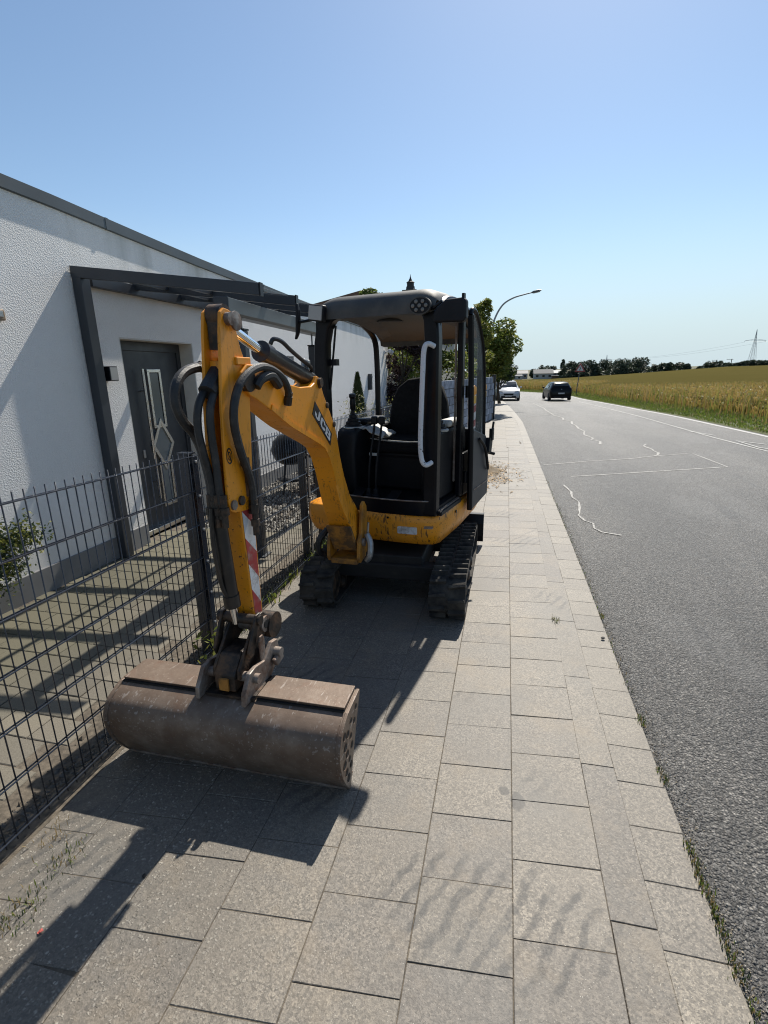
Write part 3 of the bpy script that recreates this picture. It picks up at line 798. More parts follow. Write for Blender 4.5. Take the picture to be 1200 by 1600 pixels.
# parapet cap along the roof edge, a folded metal profile
mb = MB(); rg = []
for k in range(22):
    y = lerp(-5.05, 15.25, k / 21); z = roofz(y)
    rg.append([(XW + 0.012, y, z - 0.092), (XW + 0.022, y, z - 0.088), (XW + 0.022, y, z - 0.002), (XW + 0.018, y, z), (XW - 0.36, y, z - 0.03), (XW - 0.36, y, z - 0.13)])
mb.rings(rg); fas = mb.build('roof_edge', M['fascia'], house)
for y in (1.2, 4.2, 7.2, 10.2, 13.2):
    mb = MB(); z = roofz(y); mb.box((XW - 0.165, y, z - 0.046), (0.380, 0.03, 0.094)); mb.build('cap_joint', M['fascia'], fas)
mb = MB(); mb.poly([(XW - 0.34, -5, 2.9), (XW - 0.34, 15.2, 2.62), (XW - 10, 15.2, 2.6), (XW - 10, -5, 2.88)]); mb.build('roof', simple('roof_felt', (0.06, 0.06, 0.06), 0.9), house)
# plinth (broken by the doorway)
for y0, y1 in ((-5, DY0), (DY1, 15.22)):
    mb = MB(); mb.box((XW - 0.005, (y0 + y1) / 2, 0.065), (0.035, y1 - y0, 0.27)); mb.build('plinth', M['plinth'], house, bevel=0.004)
# reveals of the doorway
RD = 0.19
mb = MB()
mb.box((XW - 0.11, DY0 + 0.006, 1.0), (0.215, 0.014, 2.0)); mb.box((XW - 0.11, DY1 - 0.006, 1.0), (0.215, 0.014, 2.0)); mb.box((XW - 0.11, (DY0 + DY1) / 2, DZ - 0.006), (0.215, DY1 - DY0 - 0.028, 0.014))
mb.build('door_reveal', M['reveal'], house)
# front door
XD = XW - RD
door = None
mb = MB(); yc = (DY0 + DY1) / 2; dw = DY1 - DY0 - 0.03
for y in (DY0 + 0.045, DY1 - 0.045): mb.box((XD - 0.01, y, 1.0), (0.07, 0.06, 1.96))
mb.box((XD - 0.01, yc, DZ - 0.06), (0.069, dw, 0.09))
mb.build('door_frame', M['anthra'], house, bevel=0.004)
mb = MB(); mb.box((XD - 0.02, yc, 0.98), (0.06, dw - 0.13, 1.86))
door = mb.build('front_door', M['anthra'], house, bevel=0.004)
XF = XD + 0.012
mb = MB(); mb.box((XD - 0.03, yc, 0.035), (0.22, dw, 0.05)); mb.build('threshold', M['steel'], door, bevel=0.004)
# grooves: a vertical shadow line of raised trim, inlay strip with glazing, diamond
def inl(y, z): return (XF, y, z)
Yi = lambda t: DY0 + t * (DY1 - DY0)
# glazing strip: from z .30 to 1.72, with a diamond at .98
y0, y1 = Yi(0.475), Yi(0.635)
for (za, zb, nm) in ((1.12, 1.70, 'upper'), (0.25, 0.72, 'lower')):
    mb = MB(); mb.box((XD + 0.012, (y0 + y1) / 2, (za + zb) / 2), (0.012, y1 - y0 - 0.05, zb - za - 0.05)); mb.build('glass_pane', M['doorglass'], door)
    mb = MB()
    for yy in (y0, y1): mb.box((XD + 0.017, yy, (za + zb) / 2), (0.022, 0.032, zb - za))
    for zz in (za, zb): mb.box((XD + 0.0175, (y0 + y1) / 2, zz), (0.021, y1 - y0 + 0.032, 0.032))
    mb.build('steel_inlay', M['steel'], door, bevel=0.002)
cyd, czd = (y0 + y1) / 2 - 0.0, 0.92
def diamond(hw, hh, x): return [(x, cyd - hw, czd), (x, cyd, czd + hh), (x, cyd + hw, czd), (x, cyd, czd - hh)]
mb = MB(); o, i_ = diamond(0.185, 0.285, XD + 0.030), diamond(0.14, 0.222, XD + 0.030)
ob, ib = diamond(0.185, 0.285, XD + 0.008), diamond(0.14, 0.222, XD + 0.008)
a = [mb.pt(p) for p in o]; b = [mb.pt(p) for p in i_]; c = [mb.pt(p) for p in ob]; d = [mb.pt(p) for p in ib]
for k in range(4):
    j = (k + 1) % 4
    mb.face([a[k], a[j], b[j], b[k]]); mb.face([a[k], c[k], c[j], a[j]]); mb.face([b[k], b[j], d[j], d[k]])
mb.build('steel_inlay', M['steel'], door)
mb = MB(); mb.poly(diamond(0.142, 0.225, XD + 0.0165)); mb.build('glass_pane', M['doorglass'], door)
mb = MB(); ha = Yi(0.36)
mb.tube([(XF + 0.055, ha, 0.36), (XF + 0.055, ha, 1.72)], 0.015, 12)
for z in (0.55, 1.5): mb.tube([(XF - 0.005, ha, z), (XF + 0.05, ha, z)], 0.008, 8)
mb.build('pull_handle', M['steel'], door, smooth=True)
mb = MB(); mb.box((XF + 0.004, Yi(0.285), 0.86), (0.012, 0.03, 0.085)); mb.build('lock_plate', M['zinc'], door, bevel=0.003)
# small wall vent and the far corner lamp
mb = MB(); mb.box((XW + 0.01, 7.98, 1.87), (0.03, 0.24, 0.11))
for k in range(4): mb.box((XW + 0.028, 7.98, 1.835 + k * 0.024), (0.01, 0.21, 0.008))
mb.build('wall_vent', M['plinth'], house)
t_ = empty('letterbox', (XW + 0.05, 12.9, 1.2), 'slim dark letterbox on the far end of the white wall', 'letterbox')
mb = MB(); mb.box((XW + 0.05, 12.9, 1.40), (0.09, 0.12, 0.40)); mb.build('box', M['anthra'], t_, bevel=0.008)
mb = MB(); mb.box((XW + 0.098, 12.9, 1.53), (0.012, 0.09, 0.05)); mb.build('flap', M['gutter'], t_, bevel=0.003)
t_ = empty('spotlight', (XW, 14.72, 2.15), 'white wall spotlight on the far corner of the house', 'lamp')
mb = MB(); mb.box((XW + 0.02, 14.72, 2.19), (0.04, 0.1, 0.1)); mb.build('bracket', M['white'], t_, bevel=0.006)
mb = MB(); mb.tube([(XW + 0.03, 14.72, 2.19), (XW + 0.13, 14.74, 2.21)], 0.02); mb.lathe([(0.03, 0), (0.06, 0.03), (0.065, 0.16), (0.055, 0.17)], (XW + 0.12, 14.74, 2.24), 10, (0.8, 0.1, -0.45)); mb.build('lamp_head', M['white'], t_, smooth=True)
t_ = empty('doorbell_box', (XW, 3.03, 2.05), 'small brass coloured box on the white wall at the left edge', 'wall box')
mb = MB(); mb.box((XW + 0.02, 2.99, 2.08), (0.045, 0.09, 0.075)); mb.build('case', simple('beige_case', (0.3, 0.22, 0.15), 0.5), t_, bevel=0.008)
mb = MB(); mb.box((XW + 0.045, 2.99, 2.085), (0.006, 0.05, 0.04)); mb.build('button_plate', M['steel'], t_, bevel=0.002)
# cube wall lamp between the canopy post and the door
t_ = empty('wall_lamp', (XW, 3.93, 1.6), 'black cube wall lamp with pale side glass beside the front door', 'lamp')
mb = MB(); mb.box((XW + 0.055, 3.90, 1.675), (0.11, 0.10, 0.125)); mb.build('housing', M['cabblack'], t_, bevel=0.004)
mb = MB(); mb.box((XW + 0.112, 3.90, 1.675), (0.008, 0.084, 0.108)); mb.build('glass_panel', M['lens'], t_)

# ------------------------------------------------------------------ canopy over the door
can = empty('door_canopy', (-2.8, 4.8, 0), 'anthracite metal canopy with glass roof and posts over the front door', 'canopy')
def raf_z(x): return lerp(2.475, 2.262, (x + 3.46) / (3.46 - 1.84))
RY = [3.74, 4.42, 5.12, 5.83]
mb = MB(); mb.box((XW + 0.05, 3.765, 1.235), (0.085, 0.10, 2.47)); mb.build('wall_post', M['anthra'], can, bevel=0.005)
mb = MB(); mb.box((XW + 0.035, 4.87, 2.43), (0.06, 2.0, 0.09)); mb.build('wall_beam', M['anthra'], can, bevel=0.004)
for k, y in enumerate(RY):
    mb = MB(); w = 0.026; hgt = 0.043
    a = [(XW + 0.005, y - w, raf_z(-3.5) - hgt), (XW + 0.005, y + w, raf_z(-3.5) - hgt), (XW + 0.005, y + w, raf_z(-3.5) + hgt), (XW + 0.005, y - w, raf_z(-3.5) + hgt)]
    b = [(-1.84, y - w, raf_z(-1.84) - hgt), (-1.84, y + w, raf_z(-1.84) - hgt), (-1.84, y + w, raf_z(-1.84) + hgt), (-1.84, y - w, raf_z(-1.84) + hgt)]
    mb.prism(a, b); r = mb.build('rafter', M['anthra'], can, bevel=0.004)
    mb = MB(); mb.box((-1.833, y, raf_z(-1.84)), (0.012, 0.05, 0.094)); mb.build('end_cap', M['cabblack'], r)
for k in range(3):
    mb = MB(); y0, y1 = RY[k] + 0.03, RY[k + 1] - 0.03; z0, z1 = raf_z(-3.44) + 0.028, raf_z(-1.9) + 0.028
    mb.prism([(-3.44, y0, z0), (-3.44, y1, z0), (-3.44, y1, z0 + .008), (-3.44, y0, z0 + .008)], [(-1.9, y0, z1), (-1.9, y1, z1), (-1.9, y1, z1 + .008), (-1.9, y0, z1 + .008)])
    mb.build('glass_pane', M['roofglass'], can)
    mb = MB()
    for x in (-3.1, -2.65):
        mb = MB(); mb.box((x, (y0 + y1) / 2, raf_z(x) - 0.005), (0.035, y1 - y0, 0.03)); mb.build('cross_bar', M['anthra'], can)
# front gutter carried on two posts by thin rods
mb = MB()
prof = [(-2.235, 0.0), (-2.13, 0.0), (-2.115, 0.02), (-2.115, 0.125), (-2.128, 0.125), (-2.128, 0.03), (-2.222, 0.03), (-2.222, 0.125), (-2.235, 0.125)]
mb.prism([(x, 3.745, 2.098 + z) for x, z in prof], [(x, 5.92, 2.062 + z) for x, z in prof])
mb.build('gutter', M['gutter'], can, bevel=0.003)
for y in (3.738, 5.926):
    z0 = 2.098 if y < 4 else 2.062
    mb = MB(); mb.box((-2.175, y, z0 + 0.064), (0.125, 0.014, 0.132)); mb.build('gutter_end', M['anthra'], can, bevel=0.003)
for y, zt in ((4.03, 2.0), (5.63, 1.94)):
    mb = MB(); mb.box((-2.18, y, zt / 2), (0.075, 0.075, zt)); p = mb.build('post', M['anthra'], can, bevel=0.005)
    mb = MB(); mb.box((-2.18, y, zt + 0.008), (0.085, 0.085, 0.014)); mb.build('post_cap', M['cabblack'], p)
    mb = MB(); mb.tube([(-2.18, y, zt), (-2.18, y, 2.12)], 0.009, 8); mb.build('rod', M['gutter'], p)
    mb = MB(); mb.box((-2.18, y, 0.006), (0.14, 0.14, 0.012)); mb.build('foot_plate', M['anthra'], p)
# ------------------------------------------------------------------ double bar mesh fence
XFN = -1.67
def ftop(Y): return interp(Y, [0, 1.3, 2.36, 3.15, 4.0, 11], [1.262, 1.24, 1.22, 1.203, 1.19, 1.12])
fence = empty('mesh_fence', (XFN, 5, 0), 'dark double bar mesh fence between the pavement and the yard', 'fence')
FY0, FY1 = -0.6, 10.6
PO = [-0.02, 2.405, 4.02, 4.43, 6.9, 9.35]
n_w = 0
vme = None
y = 0.32
mbv = MB(); mbv.tube([(0, 0, 0.0), (0, 0, 1.25)], 0.0027, 6)
vm = bpy.data.meshes.new('vertical_wire'); vm.from_pydata([tuple(p) for p in mbv.v], [], mbv.f); vm.materials.append(M['fence'])
vm.polygons.foreach_set('use_smooth', [True] * len(vm.polygons))
while y < FY1:
    if n_w < 300:
        inst(vm, 'vertical_wire', (XFN, y, 0.02), fence, (0, 0, random.uniform(0, 3)), (1, 1, (ftop(y) + 0.03 - 0.02) / 1.25)); n_w += 1
    y += 0.0446
def hz(k, y): return lerp(0.045, ftop(y), k / 6.0)
for pa, pb in ((FY0, PO[1]), (PO[1], PO[2]), (PO[2], PO[3]), (PO[3], PO[4]), (PO[4], PO[5]), (PO[5], FY1)):
    for k in range(7):
        mb = MB()
        for dx in (-0.0072, 0.0072):
            mb.tube([(XFN + dx, pa, hz(k, pa)), (XFN + dx, pb, hz(k, pb))], 0.0034, 6)
        mb.build('horizontal_wire', M['fence'], fence, smooth=True)
for y in PO[1:]:
    zt = ftop(y) + 0.012
    mb = MB(); mb.box((XFN - 0.045, y, zt / 2), (0.06, 0.042, zt)); p = mb.build('post', M['fence'], fence, bevel=0.004)
    mb = MB(); mb.box((XFN - 0.04, y, zt + 0.004), (0.085, 0.052, 0.008)); mb.build('post_cap', M['fence'], p)
    mb = MB(); mb.box((XFN + 0.014, y, zt / 2), (0.006, 0.042, zt - 0.02)); mb.build('clamp_rail', M['fence'], p, bevel=0.002)
    for k in range(7):
        mb = MB(); mb.lathe([(0.009, 0), (0.009, 0.005), (0.004, 0.008)], (XFN + 0.017, y, hz(k, y) - 0.03), 8, (1, 0, 0)); mb.build('bolt', M['zinc'], p)
# low kerb board under the fence
# ------------------------------------------------------------------ mini excavator
exc = empty('mini_excavator', (-0.85, 3.8, 0), 'yellow and black mini excavator parked on the pavement with its wide bucket lowered', 'excavator')
# arm plane: s runs forward from the boom foot, t across, z up
AD = Vector((-0.05, -1, 0)).normalized(); AN = Vector((1, -0.05, 0)).normalized(); AO = Vector((-1.01, 3.05, 0))
def A(s, t, z): return AO + AD * s + AN * t + Vector((0, 0, z))
def aprism(mb, prof, t0, t1, m=0):
    return mb.prism([A(s, t0, z) for s, z in prof], [A(s, t1, z) for s, z in prof], m)
# cab frame: x to the viewer's right, y back, z up
TH = radians(13)
CO = Vector((-0.878, 3.461, 0)); CXV = Vector((cos(TH), -sin(TH), 0)); CYV = Vector((sin(TH), cos(TH), 0))
CM = Matrix(((CXV.x, CYV.x, 0, CO.x), (CXV.y, CYV.y, 0, CO.y), (0, 0, 1, 0), (0, 0, 0, 1)))
def CB(): return MB(CM)

# ---- undercarriage and tracks
mb = MB(); mb.box((-0.79, 3.75, 0.26), (0.5, 0.75, 0.16)); mb.lathe([(0.26, 0.34), (0.28, 0.36), (0.28, 0.42), (0.24, 0.45)], (-0.80, 3.95, 0), 24)
for y in (3.4, 4.05): mb.box((-0.79, y, 0.22), (0.8, 0.12, 0.12))
mb.build('undercarriage', M['underbody'], exc, bevel=0.01)
TL, TR, TY0, TY1, TRd = 0.245, 0.155, 3.035, 4.52, 0.155
def stadium(r, n=10):
    pts = []
    for k in range(n + 1):
        a = -pi / 2 - pi * k / n; pts.append((TY0 + TRd + r * cos(a), TRd + r * sin(a)))
    for k in range(n + 1):
        a = pi / 2 - pi * k / n; pts.append((TY1 - TRd + r * cos(a), TRd + r * sin(a)))
    return pts
per = 2 * (TY1 - TY0 - 2 * TRd) + 2 * pi * (TRd - 0.012)
def on_track(d, r):                                      # point on the belt and its outward normal
    L = TY1 - TY0 - 2 * TRd; arc = pi * (TRd - 0.012); d %= per
    if d < L: return TY1 - TRd - d, TRd + r, 0.0, 1.0
    d -= L
    if d < arc:
        a = pi / 2 + d / (TRd - 0.012); return TY0 + TRd + r * cos(a), TRd + r * sin(a), cos(a), sin(a)
    d -= arc
    if d < L: return TY0 + TRd + d, TRd - r, 0.0, -1.0
    a = -pi / 2 + (d - L) / (TRd - 0.012); return TY1 - TRd + r * cos(a), TRd + r * sin(a), cos(a), sin(a)
# one half lug: a chamfered rubber bar, thicker towards the track's middle
def lug_mesh():
    v = []; w, l, h = 0.110, 0.030, 0.026
    for x, k in ((-w / 2, 0.8), (0.0, 1.0), (w / 2, 1.12)):
        for yy, zz in ((-l / 2 * k, -0.004), (-l / 2 * 0.62 * k, h), (l / 2 * 0.62 * k, h), (l / 2 * k, -0.004)): v.append((x, yy, zz))
    f = []
    for b in (0, 4):
        for i in range(4):
            j = (i + 1) % 4; f.append((b + i, b + j, b + 4 + j, b + 4 + i))
    f += [(3, 2, 1, 0), (8, 9, 10, 11)]
    return mesh_from('track_lug', v, f, M['rubber'])
lugm = lug_mesh()
for xc, lab in ((-1.255, None), (-0.325, None)):
    mb = MB(); st, si = stadium(TRd - 0.012), stadium(TRd - 0.035)
    n_ = len(st)
    o0 = [mb.pt((xc - TL / 2, y, z)) for y, z in st]; o1 = [mb.pt((xc + TL / 2, y, z)) for y, z in st]
    i0 = [mb.pt((xc - TL / 2, y, z)) for y, z in si]; i1 = [mb.pt((xc + TL / 2, y, z)) for y, z in si]
    for k in range(n_):
        j = (k + 1) % n_
        mb.face([o0[k], o0[j], o1[j], o1[k]]); mb.face([i0[k], i1[k], i1[j], i0[j]])
        mb.face([o0[k], i0[k], i0[j], o0[j]]); mb.face([o1[k], o1[j], i1[j], i1[k]])
    tr = mb.build('track', M['rubber'], exc, smooth=True, angle=30)
    pitch = per / 36; k = 0
    while k < 36:
        for side in (-1, 1):
            y, z, ny, nz = on_track(k * pitch + (pitch * 0.3 if side > 0 else 0), TRd - 0.012)
            o = inst(lugm, 'track_lug', (xc + side * 0.065, y, z), tr)
            zl = Vector((0, ny, nz)); xl = Vector((-side, 0, 0)); yl = zl.cross(xl)
            Mx = Matrix((xl, yl, zl)).transposed() @ Matrix.Rotation(0.14, 3, 'Z')
            o.rotation_euler = Mx.to_euler()
        k += 1
    mb = MB(); mb.box((xc, 3.78, 0.155), (0.15, 1.0, 0.12)); mb.build('track_frame', M['underbody'], tr, bevel=0.012)
    mb = MB()
    for sgn in (-1, 1):
        mb.lathe([(0.0, 0), (0.03, 0.0), (0.05, -0.01), (0.10, -0.012), (0.118, -0.002), (0.118, -0.04), (0.0, -0.04)], (xc + sgn * 0.10, TY0 + TRd, TRd), 20, (sgn, 0, 0))
        mb.lathe([(0.0, 0), (0.05, 0.0), (0.06, -0.015), (0.115, -0.015), (0.115, -0.04), (0, -0.04)], (xc + sgn * 0.10, TY1 - TRd, TRd), 20, (sgn, 0, 0))
    mb.build('idler_wheel', M['greasy'], tr, smooth=True)
    for y in (3.42, 3.72, 4.02):
        for sgn in (-1, 1): mb = MB(); mb.lathe([(0, 0.02), (0.03, 0.02), (0.055, 0.0), (0.055, -0.05), (0, -0.05)], (xc + sgn * 0.09, y, 0.085), 14, (sgn, 0, 0)); mb.build('bottom_roller', M['greasy'], tr, smooth=True)
# ---- dozer blade behind
mb = MB(); 
bp = [(4.68, 0.04), (4.66, 0.1), (4.67, 0.22), (4.70, 0.31), (4.74, 0.315), (4.72, 0.22), (4.70, 0.1), (4.71, 0.03)]
mb.prism([(-1.40, y, z) for y, z in bp], [(-0.155, y, z) for y, z in bp]); mb.build('dozer_blade', M['cabblack'], exc, bevel=0.004)
mb = MB()
for x in (-1.0, -0.6): mb.box((x, 4.4, 0.19), (0.07, 0.6, 0.08))
mb.build('blade_arm', M['underbody'], exc, bevel=0.006)

# ---- yellow revolving body
def body_outline(k, inset=0.0):
    base = [(-0.665, 0.12), (-0.655, 0.03), (-0.60, -0.015), (-0.35, -0.05), (-0.1, -0.07), (0.15, -0.06), (0.36, -0.03), (0.44, 0.0), (0.468, 0.06), (0.48, 0.5), (0.478, 0.95), (0.44, 1.22), (0.25, 1.34), (0.0, 1.37), (-0.25, 1.34), (-0.46, 1.22), (-0.55, 0.95), (-0.63, 0.5)]
    return [(x * k, 0.55 + (y - 0.55) * k) for x, y in base]
mb = CB()
rg = []
for k, z, dx in ((0.90, 0.425, 0), (0.955, 0.44, 0), (0.99, 0.50, 0), (1.0, 0.54, 0), (1.0, 0.60, 0), (0.994, 0.640, 0), (0.975, 0.655, 0)):
    rg.append([(x, y, z + (0.05 * smooth((y - 0.2) / 0.9) if z < 0.55 else 0)) for x, y in body_outline(k)])
mb.rings(rg)
body = mb.build('revolving_body', M['yellow'], exc, smooth=True, angle=50)
mb = CB()
rg = []
for k, z in ((1.0, 0.655), (1.005, 0.7), (1.0, 0.95), (0.96, 1.06), (0.88, 1.10)):
    rg.append([(x * k, 1.0 + (y - 1.0) * k, z) for x, y in [(-0.5, 1.0), (0.47, 1.0), (0.45, 1.2), (0.26, 1.33), (0.0, 1.36), (-0.26, 1.33), (-0.47, 1.2)]])
mb.rings(rg); mb.build('counterweight', M['yellow'], exc, smooth=True, angle=40)
mb = CB()
for a in (0.5, 0.506):
    pass
ov = [(0.245 + 0.072 * max(-0.75, min(0.75, cos(2 * pi * k / 24))) / 0.75, 0.545 + 0.027 * max(-0.7, min(0.7, sin(2 * pi * k / 24))) / 0.7) for k in range(24)]
def yfront(x): return interp(x, [-0.52, -0.35, -0.1, 0.15, 0.36, 0.44], [0.0, -0.045, -0.07, -0.06, -0.03, 0.0])
mb.prism([(x, yfront(x) + 0.002, z) for x, z in ov], [(x, yfront(x) - 0.004, z) for x, z in ov]); mb.build('data_plate', M['white'], body)
mb = CB(); mb.prism([(x, yfront(x) + .001, z) for x, z in [(0.37, .585), (0.43, .585), (0.425, .565), (0.365, .565)]], [(x, yfront(x) - .003, z) for x, z in [(0.37, .585), (0.43, .585), (0.425, .565), (0.365, .565)]]); mb.build('worn_sticker', M['worn'], body)
mb = CB()
for (x, y, z) in ((0.478, 0.35, 0.61), (0.482, 0.75, 0.61)):
    mb.lathe([(0.012, 0), (0.012, 0.005), (0.0, 0.006)], (x, y, z), 10, (1, 0, 0))
for x in (-0.2, 0.1): mb.lathe([(0.008, 0), (0.008, 0.005), (0.0, 0.006)], (x, yfront(x), 0.63), 10, (0, -1, 0))
mb.build('bolt', M['cabblack'], body)

# ---- cab shell: black tub, frame, roof
mb = CB()
fr = lambda g, z: [(-0.47, 0.05, z), (-0.42, -0.0 - g, z), (-0.2, -0.045 - g, z), (0.05, -0.055 - g, z), (0.28, -0.035 - g, z), (0.415, -0.005 - g * 0.5, z), (0.45, 0.03, z)]
outer = lambda g, z: fr(g, z)
rg = []
for z, g in ((0.656, 0.0), (0.70, 0.012), (0.765, 0.02)):
    o = outer(g, z); rg.append(o + [(x * 0.94, y + 0.03, z) for x, y, z in o[::-1]])
mb.rings(rg); mb.build('front_skirt', M['cabblack'], exc, smooth=True, angle=40)
mb = CB(); o = outer(0.02, 0.768); mb.tube(catmull(o[1:6], 5), 0.0055, 6); mb.build('skirt_rim', M['worn'], exc, smooth=True)
mb = CB(); mb.box((-0.01, 0.46, 0.69), (0.9, 0.92, 0.05)); mb.build('cab_floor', M['plastic'], exc)
def frame_bar(path, hw, y0, y1, name, mat=None, rear=None):
    mb = CB(); P = [Vector((p[0], 0, p[1])) for p in path]; rg = []
    for i, p in enumerate(P):
        t = (P[min(i + 1, len(P) - 1)] - P[max(i - 1, 0)]).normalized(); nn = Vector((t.z, 0, -t.x))
        h = hw[i] if isinstance(hw, (list, tuple)) else hw
        a, b = p - nn * h, p + nn * h
        rg.append([(a.x, y0, a.z), (b.x, y0, b.z), (b.x, y1, b.z), (a.x, y1, a.z)])
    mb.rings(rg)
    return mb.build(name, mat or M['cabblack'], exc, bevel=0.014, seg=3, smooth=True)
fpath = [(-0.385, 0.66), (-0.43, 0.9), (-0.455, 1.25), (-0.452, 1.62), (-0.44, 1.85), (-0.412, 1.965), (-0.36, 2.035), (-0.28, 2.066), (-0.12, 2.078), (0.06, 2.082), (0.22, 2.08), (0.31, 2.068), (0.37, 2.035), (0.402, 1.97), (0.41, 1.85), (0.407, 1.25), (0.402, 0.66)]
frame_bar(fpath, [0.05] * 5 + [0.052] * 3 + [0.045] * 5 + [0.05] * 4, -0.025, 0.06, 'front_frame')
# roof: loft from the visor back, rolled at the shoulders
mb = CB(); rg = []
prof = [(-0.05, 2.045), (-0.045, 2.085), (-0.02, 2.125), (0.03, 2.152), (0.1, 2.163), (0.32, 2.168), (0.52, 2.140), (0.72, 2.095), (0.88, 2.05), (0.965, 2.0), (0.975, 1.96)]
hw_ = lambda y: lerp(0.445, 0.455, y)
for y, z in prof:
    w = hw_(y); top = z
    edge = 0.09 if y > 0.05 else lerp(0.03, 0.09, (y + 0.05) / 0.1)
    pts = []
    for k in range(7):
        a = pi - (pi / 2) * k / 6; pts.append((-w + 0.16 + 0.16 * cos(a), y, top - edge + edge * sin(a)))
    for k in range(7):
        a = pi / 2 - (pi / 2) * k / 6; pts.append((w - 0.13 + 0.13 * cos(a), y, top - edge + edge * sin(a)))
    low = top - edge - 0.012
    pts += [(w - 0.03, y, low), (w - 0.06, y, low), (-w + 0.06, y, low), (-w + 0.03, y, low)]
    rg.append(pts)
mb.rings(rg)
roof = mb.build('roof', M['roofpl'], exc, smooth=True, angle=45)
mb = CB(); rg = []
for y, z in ((0.06, 2.035), (0.3, 2.052), (0.55, 2.03), (0.75, 1.985), (0.9, 1.945)):
    rg.append([(x, y, z + 0.02 * (1 - (x / 0.4) ** 2) - (0.02 if abs(x) > 0.35 else 0)) for x in (-0.40, -0.3, -0.15, 0, 0.15, 0.3, 0.40)])
mb.rings(rg, caps=False, closed=False)
hl = mb.build('headliner', M['headliner'], exc, smooth=True, fixn=False)
sm_ = hl.modifiers.new('thick', 'SOLIDIFY'); sm_.thickness = 0.01
mb = CB(); mb.lathe([(0.11, 0.0), (0.115, -0.012), (0.10, -0.018), (0.095, -0.006)], (-0.17, 0.6, 2.035), 24); mb.build('roof_dish', M['headliner'], hl, smooth=True)
# side rails and pillars
def side_rail(sx):
    mb = CB(); sx = sx * 1.08 if sx < 0 else sx
    mb.tube(catmull([(sx * 0.43, 0.02, 1.93), (sx * 0.44, 0.05, 2.03), (sx * 0.44, 0.14, 2.09), (sx * 0.445, 0.32, 2.105), (sx * 0.45, 0.52, 2.075), (sx * 0.455, 0.75, 2.02), (sx * 0.455, 0.92, 1.93), (sx * 0.455, 0.965, 1.75), (sx * 0.455, 0.97, 1.3), (sx * 0.455, 0.97, 0.7)], 4), 0.026, 8)
    mb.build('rear_hoop', M['cabblack'], exc, smooth=True)
side_rail(-1); side_rail(1)
for sx in (1,):
    mb = CB(); xx = sx * 0.447
    mb.box((xx, 0.49, 1.38), (0.042, 0.062, 1.36)); mb.build('centre_pillar', M['cabblack'], exc, bevel=0.008)
mb = CB(); mb.box((0.418, 0.455, 1.42), (0.012, 0.014, 1.2)); mb.build('door_seal', M['worn'], exc)
mb = CB(); mb.box((0.0, 0.93, 0.93), (0.9, 0.10, 0.5)); mb.box((-0.45, 0.72, 0.86), (0.03, 0.46, 0.34)); mb.box((0.452, 0.75, 0.86), (0.03, 0.42, 0.34))
mb.build('engine_cover', M['cabblack'], exc, bevel=0.012)
mb = CB(); mb.box((-0.463, 0.25, 0.80), (0.025, 0.48, 0.24)); mb.build('side_panel', M['cabblack'], exc, bevel=0.008)
mb = CB(); mb.box((0.455, 0.25, 0.672), (0.05, 0.45, 0.03)); mb.build('door_sill', M['plastic'], exc, bevel=0.006)
mb = CB(); mb.box((0.455, 0.25, 0.690), (0.02, 0.44, 0.008)); mb.build('sill_strip', M['worn'], exc)

# ---- seat and controls
seat = None
mb = CB(); rg = []
for z, w, d in ((0.72, 0.24, 0.2), (0.98, 0.25, 0.21), (1.02, 0.27, 0.22)): rg.append([(-0.02 - w, 0.64 - d, z), (-0.02 + w, 0.64 - d, z), (-0.02 + w, 0.64 + d, z), (-0.02 - w, 0.64 + d, z)])
mb.rings(rg); mb.build('seat_base', M['plastic'], exc, bevel=0.02)
mb = CB(); mb.box((-0.02, 0.6, 1.075), (0.52, 0.46, 0.11)); mb.build('seat_cushion', M['seatcloth'], exc, bevel=0.045, seg=4, smooth=True)
mb = CB(); sp = [(-0.27, 1.08), (-0.285, 1.25), (-0.26, 1.40), (-0.20, 1.52), (-0.11, 1.585), (0.0, 1.60), (0.11, 1.585), (0.19, 1.52), (0.235, 1.40), (0.25, 1.25), (0.24, 1.08)]
mb.prism([(x, 0.76, z) for x, z in sp], [(x, 0.86, z) for x, z in sp]); sb = mb.build('seat_back', M['seatcloth'], exc, bevel=0.035, seg=4, smooth=True)
mb = CB()
for q in range(4):
    a = [(0.115, 1.46), (0.165, 1.46), (0.165, 1.52), (0.115, 1.52)]; b = [(0.127, 1.472), (0.153, 1.472), (0.153, 1.508), (0.127, 1.508)]
    j = (q + 1) % 4; mb.poly([(a[q][0], 0.755, a[q][1]), (a[j][0], 0.755, a[j][1]), (b[j][0], 0.755, b[j][1]), (b[q][0], 0.755, b[q][1])])
mb.build('seat_badge', simple('badge_orange', (0.35, 0.09, 0.02), 0.6), sb)
mb = CB(); mb.tube(catmull([(-0.28, 0.40, 1.13), (-0.1, 0.36, 1.125), (0.1, 0.36, 1.122), (0.24, 0.40, 1.13)], 5), 0.006, 6); mb.build('seat_piping', M['greypad'], exc, smooth=True)
